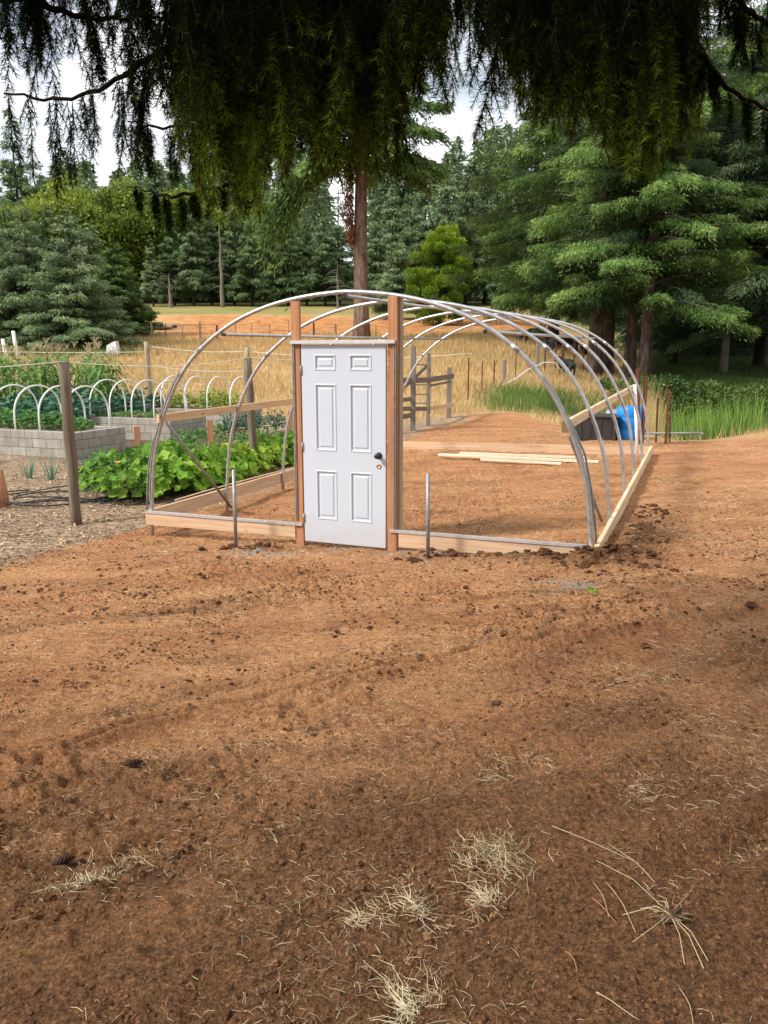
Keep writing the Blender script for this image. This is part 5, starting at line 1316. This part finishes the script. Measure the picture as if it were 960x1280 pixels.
for q in range(8):
    kk = np.arange(n) % 8 == q; m = kk.sum(); a = rng.uniform(0, 6.28, m); ca, sa = np.cos(a)[:, None], np.sin(a)[:, None]; V = P8[q][None]*r[kk][:, None, None]
    V = np.stack([V[..., 0]*ca-V[..., 1]*sa, V[..., 0]*sa+V[..., 1]*ca, V[..., 2]], 2)+np.stack([x[kk], y[kk], z[kk]], 1)[:, None]
    g.add(V.reshape(-1, 3), (np.arange(m)[:, None, None]*len(P8[q])+CF[None]).reshape(-1, 4), np.repeat(rng.uniform(0, 1, m), len(P8[q])))
M['lump'] = mat_leaf('lump', (.06, .028, .013), (.15, .072, .034), (.30, .150, .072), 0, .95)
tag(g.build('soil_lumps', 'lump'), 'crumbly brown lumps lying in the rough patches and along the ruts', 'soil', kind='stuff')
# straw clumps (each a thing)
def clump(px, py, R, n, label, seed, ln=(.08, .22), r=.00075, radial=.0, el=1):
    rng = np.random.default_rng(seed); P = on_ground(px, py, .25); g = Geo()
    n = int(n*1.2); nb = 7; bc = rng.normal(size=(nb, 2))*R*.55*np.array([el, .8]); ba = rng.uniform(0, 3.14, nb)
    kb = rng.integers(0, nb, n); l_ = rng.uniform(*ln, n)*rng.choice([.35, .6, 1], n)
    x = P[0]+bc[kb, 0]+rng.normal(size=n)*R*.30; y = P[1]+bc[kb, 1]+rng.normal(size=n)*R*.28
    a = ba[kb]+rng.normal(size=n)*.55; loose = rng.uniform(0, 1, n) < .35; l_ = l_*rng.uniform(.4, 1.1, n); a = np.where(loose, rng.uniform(0, 6.283, n), a)
    if radial > .45:
        kt = rng.uniform(0, 1, n) < radial*.6; a = np.where(kt, rng.choice(ba[:3], n)+rng.normal(size=n)*.45, a); x = np.where(kt, P[0]+.012*rng.normal(size=n), x); y = np.where(kt, P[1]+.012*rng.normal(size=n), y)
    else: x = x-np.cos(a)*l_*.4; y = y-np.sin(a)*l_*.4
    q = np.exp(-(((x-P[0])**2+(y-P[1])**2)/(R*R)))
    z = ground_z(x, y)+.004+rng.uniform(0, .028, n)*q
    straws(g, x-P[0], y-P[1], z-P[2], l_, rng.uniform(.6, 1.2, n)*r, rng, .55, .10, a=a); o = g.build('straw_clump', 'straw'); o.location = P
    return tag(o, label, 'straw clump', 'clumps of dry straw on the soil')
clump(618, 1080, .16, 250, 'largest tangled clump of pale straw right of the picture middle', 1, (.05, .20), el=.9)
clump(610, 1130, .07, 90, 'dense spiky straw tuft at the lower tip of the largest clump', 2, (.06, .16), radial=.8)
clump(520, 1140, .08, 110, 'spreading straw tuft left of the largest clump', 3, (.04, .14), radial=.5)
clump(455, 1157, .05, 70, 'small dense straw tuft left of the spreading one', 4, (.03, .09), radial=.5)
clump(512, 1272, .08, 130, 'straw tuft cut by the bottom edge of the picture', 5, (.05, .16), radial=.7)
clump(97, 1120, .05, 90, 'curled straw tuft at the lower left', 6, (.05, .12), radial=.3)
clump(160, 1090, .17, 90, 'loose straw spread right of the curled tuft at the lower left', 7, (.04, .15), el=1.3)
clump(655, 960, .13, 90, 'thin straw patch above the largest clump', 8, (.03, .12))
clump(490, 905, .15, 60, 'sparse straw patch left of the middle of the soil', 9, (.03, .10))
clump(815, 985, .14, 70, 'sparse straw patch at the middle right', 10, (.03, .10))
clump(735, 838, .25, 80, 'sparse straw patch below the long rut', 11, (.03, .12), el=1.4)
clump(280, 830, .35, 90, 'wide faint straw patch at the middle left', 12, (.04, .12), el=1.5)
# uprooted tuft with root ball and long stalks
P = on_ground(836, 1160, .3); rt = empty('uprooted_tuft', P, 'uprooted grass tuft with a dark root ball and long pale stalks at the lower right', 'grass tuft')
g = Geo(); V, Fq = clod_geo(np.random.default_rng(3), .026); g.add(np.array(V)+[0, 0, .014], Fq); g.build('root_ball', 'cone', rt)
g = Geo(); rng = np.random.default_rng(4)
for ax, ay, ln in ((-.12, .28, .33), (.03, .3, .13), (.09, .1, .14), (-.2, -.14, .17), (.04, -.2, .17), (.07, -.17, .15), (-.02, -.2, .16), (-.18, .08, .13), (.0, .2, .10), (-.1, .1, .09)):
    v = np.array([ax, ay]); v = v/np.linalg.norm(v)*ln
    tube(g, [(v[0]*.05, v[1]*.05, .022), (v[0]*.5+.006, v[1]*.5, .020), (v[0], v[1], gz1(P[0]+v[0], P[1]+v[1])-P[2]+.006)], .0011, 4)
m = 26; aa = rng.uniform(0, 6.283, m); ll = rng.uniform(.02, .075, m)
straws(g, .012*rng.normal(size=m), .012*rng.normal(size=m), .018+.01*rng.uniform(size=m), ll, np.full(m, .0007), rng, .3, .1, a=aa)
g.build('stalks', 'straw', rt)
for a, b, r, mt, lab in (((820, 1185-85), (760, 1062), .0022, 'straw', 'long pale stalk running up left from the uprooted tuft'), ((742, 1105), (762, 1150), .0018, 'straw', 'short straight stalk, left of two parallel ones beside the tuft'),
                     ((758, 1104), (795, 1172), .0022, 'straw', 'longer straight stalk, right of two parallel ones beside the tuft'), ((707, 1200), (722, 1228), .003, 'stake_wood', 'short reddish twig left of the uprooted tuft'),
                     ((740, 1143-13), (772, 1160), .0028, 'stake_wood', 'reddish twig lying under the parallel stalks'), ((760, 857), (830, 832), .0028, 'straw', 'long forked pale stalk lying on the soil below the right rut'),
                     ((690, 1045), (800, 1083), .0022, 'straw', 'long knotted pale stem right of the largest straw clump'), ((745, 1258), (800, 1280), .002, 'straw', 'pale stalk near the bottom edge at the right'),
                     ((850, 1243), (868, 1280), .002, 'straw', 'pale stalk near the bottom right corner')):
    A = on_ground(*a, .3); B = on_ground(*b, .3); C_ = (A+B)/2; g = Geo()
    pts = [A+(B-A)*t+np.array([.006*math.sin(t*4), .006*math.cos(t*3.5), 0]) for t in np.linspace(0, 1, 7)]
    zs = np.array([gz1(p[0], p[1]) for p in pts]); zs = np.interp(range(7), (0, 3, 6), (zs[:2].max(), zs[2:5].max(), zs[5:].max()))
    r *= .6; pts = [np.array([p[0], p[1], z_+.006+r]) for p, z_ in zip(pts, zs)]; tube(g, [p-A for p in pts], np.linspace(r, r*.6, 7), 5)
    o = g.build('fallen_stalk' if mt == 'straw' else 'fallen_twig', mt, None, True); o.location = A; tag(o, lab, 'stalk' if mt == 'straw' else 'twig')
# fir cones
def cone(px, py, rz, label, s=1):
    P = on_ground(px, py, .25); g = Geo(); rng = np.random.default_rng(px); Lc_ = .075*s
    tube(g, [(-Lc_/2, 0, .016), (0, 0, .018), (Lc_/2, 0, .016)], [.006, .012, .005], 8)
    for k in range(70):
        t = (k+.5)/70; a = k*2.4; x = Lc_*(t-.5); r = .019*s*math.sin(math.pi*(t*.85+.1)); c = np.array([x, 0, .018]); o_ = np.array([0, math.cos(a), math.sin(a)])
        tan = np.cross([1, 0, 0], o_); b = c+o_*r*.3; tip = c+o_*r+np.array([.009, 0, 0]); w = .008*s
        g.add([b-tan*w*.5, b+tan*w*.5, (b+tip)/2+tan*w*.8, tip+tan*w*.35, tip-tan*w*.35, (b+tip)/2-tan*w*.8], [[0, 1, 2, 5], [5, 2, 3, 4]])
    o = g.build('fir_cone', 'cone'); o.location = P; o.rotation_euler = (0, 0, rz); tag(o, label, 'fir cone', 'fir cones on the soil')
cone(165, 957, .3, 'dark fir cone on the bare soil at the upper left of the foreground')
cone(77, 1074, .5, 'dark fir cone above the curled straw tuft at the lower left', .9)
# green sprout
P = on_ground(742, 745, .05); g = Geo(); leaf_fan(g, np.random.default_rng(2), 14, .03, .06, .05, c=(0, 0, .0)); o = g.build('weed_sprout', 'limegreens'); o.location = P; tag(o, 'tiny bright green weed sprout alone on the soil before the right corner', 'sprout')

# ------------------------------------------------------------------ OVERHANGING CONIFER
def needle_spray(seed, Lm=.55, dens=1.0):
    """one hanging spray: main stem down -Z with side twigs, all set with needles; returns needle verts (n,3,3), tones, and stem paths"""
    rng = np.random.default_rng(seed); NP, ND, NT_ = [], [], []; stems = []
    def twig(A, d0, ln, droop):
        n = max(3, int(ln/.03)); P = [np.array(A)]; d = np.array(d0, float)
        for i in range(n):
            d = d+np.array([0, 0, -droop/n])+rng.normal(size=3)*.05; d /= np.linalg.norm(d); P.append(P[-1]+d*ln/n)
        P = np.array(P); stems.append(P); m = int(ln*540*dens); t = rng.uniform(0, 1, m)*n; i = np.minimum(t.astype(int), n-1); f = (t-i)[:, None]
        Q = P[i]*(1-f)+P[i+1]*f; T = (P[i+1]-P[i]); T /= np.linalg.norm(T, axis=1)[:, None]
        rv = np.cross(T, rng.normal(size=(m, 3))); rv /= np.linalg.norm(rv, axis=1)[:, None]
        flat = np.cross(T, [0, 1, 0]); flat /= np.linalg.norm(flat, axis=1)[:, None]+1e-6
        rv = rv*.55+flat*np.sign(rng.normal(size=m))[:, None]*.8
        NP.append(Q); ND.append(T*.7+rv*1.05); NT_.append(np.full(m, .25)+.45*(t/n)**2*rng.uniform(.3, 1.3, m)+.2*rng.uniform(-1, 1, m)*.5)
        return P
    main = twig((0, 0, 0), (rng.normal()*.12, rng.normal()*.12, -1), Lm, .3)
    k = int(Lm/.034)
    for j in range(k):
        t = (j+.6)/k; i = min(int(t*(len(main)-1)), len(main)-2); A = main[i]+(main[i+1]-main[i])*(t*(len(main)-1)-i)
        sg = 1 if j % 2 else -1; ln = Lm*.27*(1-t)**.6*rng.uniform(.6, 1.15)+.03
        twig(A, (sg*rng.uniform(.3, .75), rng.normal()*.4, -.95), ln, .9)
    P = np.concatenate(NP); D = np.concatenate(ND); D /= np.linalg.norm(D, axis=1)[:, None]; T = np.clip(np.concatenate(NT_), 0, 1)
    return P, D, T, stems
sprays = []
for k in range(7):
    a_, b_, c_, st_ = needle_spray(700+k, .50+.04*(k % 3), .85); sg_ = Geo()
    for q in st_: tube(sg_, q, np.linspace(.0030, .0010, len(q)), 3, False)
    sprays.append((a_, b_, c_, (np.concatenate(sg_.v), np.concatenate(sg_.f))))
TX, TY = 2.6, -2.4      # trunk foot, behind the camera
tz = float(terrain(TX, TY))
ot = empty('overhanging_conifer', (TX, TY, tz), 'dark conifer whose drooping needle curtains hang across the top of the picture', 'conifer')
OT = np.array([TX, TY, tz])
trunk_geo(16, .38, 4, 1.3, sides=18).build('trunk', 'bark_dark', ot, True)
# lower edge of the needle curtain, by image column
EX = [-60, 0, 30, 60, 90, 120, 150, 180, 205, 235, 262, 300, 330, 350, 380, 410, 440, 470, 490, 515, 540, 560, 590, 620, 650, 680, 720, 750, 780, 805, 830, 855, 872, 890, 920, 945, 1000]
EY = [120, 135, 160, 150, 130, 170, 180, 222, 238, 250, 285, 292, 285, 240, 235, 262, 258, 235, 210, 145, 160, 125, 120, 150, 175, 160, 180, 195, 235, 255, 240, 225, 228, 130, 110, 95, 120]
DEN = lambda px: float(np.interp(px, [-60, 150, 200, 235, 300, 540, 570, 600, 640, 820, 862, 885, 1000], [.10, .10, .22, .75, 1, .9, .40, .5, .9, .9, .4, .09, .08]))
rng = np.random.default_rng(88)
layers = [('foliage', 1.9, 2.6), ('foliage', 2.6, 3.4), ('foliage', 3.4, 4.4)]
ns = 0
for li in range(8):
    Y0 = 2.35+li*.29; gN = Geo(); gS = Geo(); base = []
    step = 25 if li < 8 else 27
    for px in np.arange(-60+li*7, 1030, step):
        edge = np.interp(px, EX, EY)-62*float(vnoise(np.array(px/19.0), np.array(.5), 12))-min(50, rng.exponential(16))+4; cj = rng.uniform(-9, 9); rows = 6 if 220 < px < 860 else 5
        for row in range(rows):
            p = px+cj+rng.uniform(-5, 5); y = Y0+rng.uniform(-.15, .15)
            Z = sprays[rng.integers(0, 7)]; sc = rng.uniform(.55, 1.0)
            scale_px = 980/y; ln_px = .58*sc*scale_px
            tip = edge-row*38-abs(rng.normal())*9
            d_ = DEN(px) if (row < 2 or px > 210) else .30
            if rng.uniform() > (d_ if row > 0 else d_*.75): continue
            if tip < -40: continue
            
            topy = tip-ln_px*.95
            if topy < -260: sc *= .7; ln_px *= .7; topy = tip-ln_px*.95
            W = at_y(p, topy, y)
            P, D, T, stems = Z
            a = rng.uniform(-.9, .9); ca, sa = math.cos(a), math.sin(a); fl = rng.choice([-1, 1])
            Rm = np.array([[ca*fl, -sa, 0], [sa*fl, ca, 0], [0, 0, 1.0]])*sc
            Pw = P@Rm.T+W-OT; Dw = D@Rm.T/sc
            m = len(Pw); wv = np.cross(Dw, rng.normal(size=(m, 3))); wv /= np.linalg.norm(wv, axis=1)[:, None]
            blades(gN, Pw, Dw, wv, rng.uniform(.019, .032, m), .0023, np.clip(T+[.42, .22, 0, -.2, -.3, -.3][row]-(.3 if px < 210 else 0), 0, 1))  # upper rows and left columns toned darker: curtain shade painted into the needles
            gS.add(stems[0]@Rm.T+W-OT, stems[1])
            base.append(W); ns += 1
    # the bough that carries this curtain
    if not base: continue
    base = np.array(base); zb_ = np.median(base[:, 2]); bg = Geo()
    xs_ = np.linspace(-2.0-li*.15, 2.2+li*.15, 14)
    pts = [np.array([x, Y0+.06*math.sin(x*2+li), max(zb_-.05, np.percentile(base[:, 2], 60))+.05*math.sin(x*1.7+li*2)+.03*x]) for x in xs_]
    tr_ = [OT+np.array([0, 0, 4.4+.25*li]), np.array([2.75+li*.12, Y0*.5-.6, pts[-1][2]+.35])]
    tube(bg, [p-OT for p in pts]+[tr_[1]-OT, tr_[0]-OT], list(np.linspace(.008, .028, 14))+[.04, .07], 7)
    b_ = bg.build('bough', 'twig', ot, True)
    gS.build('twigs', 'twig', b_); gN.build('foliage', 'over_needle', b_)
# named visible branch arms
def arm(pts_px, y, r0, li, dens=.5, nm='bough'):
    tq = np.linspace(0, len(pts_px)-1, 22); kx = np.interp(tq, range(len(pts_px)), [p[0] for p in pts_px]); ky = np.interp(tq, range(len(pts_px)), [p[1] for p in pts_px])
    for _ in range(5): kx[1:-1] = (kx[:-2]+2*kx[1:-1]+kx[2:])/4; ky[1:-1] = (ky[:-2]+2*ky[1:-1]+ky[2:])/4
    pts = [at_y(a_, b_+2.2*math.sin(i*1.9), y+.02*i) for i, (a_, b_) in enumerate(zip(kx, ky))]; bg = Geo(); gN = Geo(); gS = Geo()
    tube(bg, [p-OT for p in pts], np.linspace(r0, r0*.3, len(pts)), 6); b_ = bg.build(nm, 'twig', ot, True)
    P = np.array(pts); seg = np.linalg.norm(np.diff(P, axis=0), axis=1).sum(); n = int(seg/.038)
    for k in range(n):
        t = rng.uniform(0, 1)*(len(P)-1); i = min(int(t), len(P)-2); W = P[i]+(P[i+1]-P[i])*(t-i)
        Pn, D, T, stems = sprays[rng.integers(0, 7)]; sc = rng.uniform(.25, .55)*dens*2
        a = rng.uniform(-1.2, 1.2); ca, sa = math.cos(a), math.sin(a); Rm = np.array([[ca, -sa, 0], [sa, ca, 0], [0, 0, 1.0]])*sc
        Pw = Pn@Rm.T+W-OT; Dw = D@Rm.T/sc; m = len(Pw); kk = rng.uniform(0, 1, m) < max(.35, sc); Pw, Dw = Pw[kk], Dw[kk]; m = len(Pw)
        wv = np.cross(Dw, rng.normal(size=(m, 3))); wv /= np.linalg.norm(wv, axis=1)[:, None]
        blades(gN, Pw, Dw, wv, rng.uniform(.018, .030, m), .0022, T[kk])
        gS.add(stems[0]@Rm.T+W-OT, stems[1])
    gS.build('twigs', 'twig', b_); gN.build('foliage', 'over_needle', b_)
arm([(270, 30), (180, 75), (130, 112), (70, 128), (5, 115)], 2.6, .012, 0, .6)
arm([(380, 120), (300, 155), (240, 158), (185, 160), (160, 150)], 2.9, .010, 1, .35)
arm([(320, 225), (260, 235), (215, 248), (190, 240), (160, 232)], 2.8, .008, 1, .25)
arm([(850, 10), (872, 60), (905, 110), (940, 128), (990, 150)], 3.3, .016, 1, .32)
arm([(900, -30), (930, 10), (960, 30), (1000, 60)], 3.0, .014, 1, .4)
arm([(0, -30), (60, 10), (120, 25), (200, 20)], 2.4, .014, 1, .6)
# upper crown of the same tree: shades the foreground
c, l = conifer(900, 15.5, 6.0, 4.6, 50, 9000, .42, .22, .5, .35, .40)
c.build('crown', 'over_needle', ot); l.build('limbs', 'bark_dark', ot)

# ------------------------------------------------------------------ CAMERA, WORLD, LIGHT
cam = bpy.data.cameras.new('camera'); co = bpy.data.objects.new('camera', cam); COL.objects.link(co)
cam.sensor_fit = 'HORIZONTAL'; cam.sensor_width = 36.0; cam.lens = 36.0*F_PX/960.0
cam.clip_start = .05; cam.clip_end = 2000
co.location = (0, 0, CAM_H); co.rotation_euler = (rad(90)-PITCH, 0, 0); S.camera = co

SUN_EL, SUN_AZ = rad(40), rad(-112)    # azimuth clockwise from +Y
w = bpy.data.worlds.new('World'); S.world = w; w.use_nodes = True; nt = w.node_tree; nt.nodes.clear()
sky = nt.nodes.new('ShaderNodeTexSky'); sky.sky_type = 'NISHITA'; sky.sun_disc = False; sky.sun_elevation = SUN_EL; sky.sun_rotation = SUN_AZ % (2*math.pi)
sky.air_density = 1.0; sky.dust_density = 1.5
tc = nt.nodes.new('ShaderNodeTexCoord'); mp = nt.nodes.new('ShaderNodeMapping'); mp.inputs['Scale'].default_value = (1, 1, 2.6); L(nt, tc.outputs['Generated'], mp.inputs['Vector'])
nn = noise(nt, mp.outputs[0], 2.1, 7, .58, .3)
cl = ramp(nt, nn, [(.30, (0, 0, 0)), (.45, (1, 1, 1))])
shade_ = ramp(nt, noise(nt, mp.outputs[0], 3.2, 6), [(.35, (3.6, 4.25, 4.9)), (.60, (9.6, 9.6, 9.7))])
mx = mix(nt, cl, sky.outputs[0], shade_)
bg = nt.nodes.new('ShaderNodeBackground'); bg.inputs['Strength'].default_value = .078; L(nt, mx, bg.inputs['Color'])
ow = nt.nodes.new('ShaderNodeOutputWorld'); L(nt, bg.outputs[0], ow.inputs['Surface'])
sd = bpy.data.lights.new('sun', 'SUN'); sd.energy = 2.3; sd.angle = rad(9); sd.color = (1, .965, .91)
so = bpy.data.objects.new('sun', sd); COL.objects.link(so)
dv = Vector((math.sin(SUN_AZ)*math.cos(SUN_EL), math.cos(SUN_AZ)*math.cos(SUN_EL), math.sin(SUN_EL)))
so.rotation_euler = dv.to_track_quat('Z', 'Y').to_euler(); so.location = (0, 0, 30)

S.view_settings.view_transform = 'Standard'; S.view_settings.look = 'None'; S.view_settings.gamma = 1
S.view_settings.exposure = 1.15
S.cycles.max_bounces = 6; S.cycles.diffuse_bounces = 3; S.cycles.transmission_bounces = 3; S.cycles.transparent_max_bounces = 4
S.cycles.use_denoising = True
print('sprays', ns)
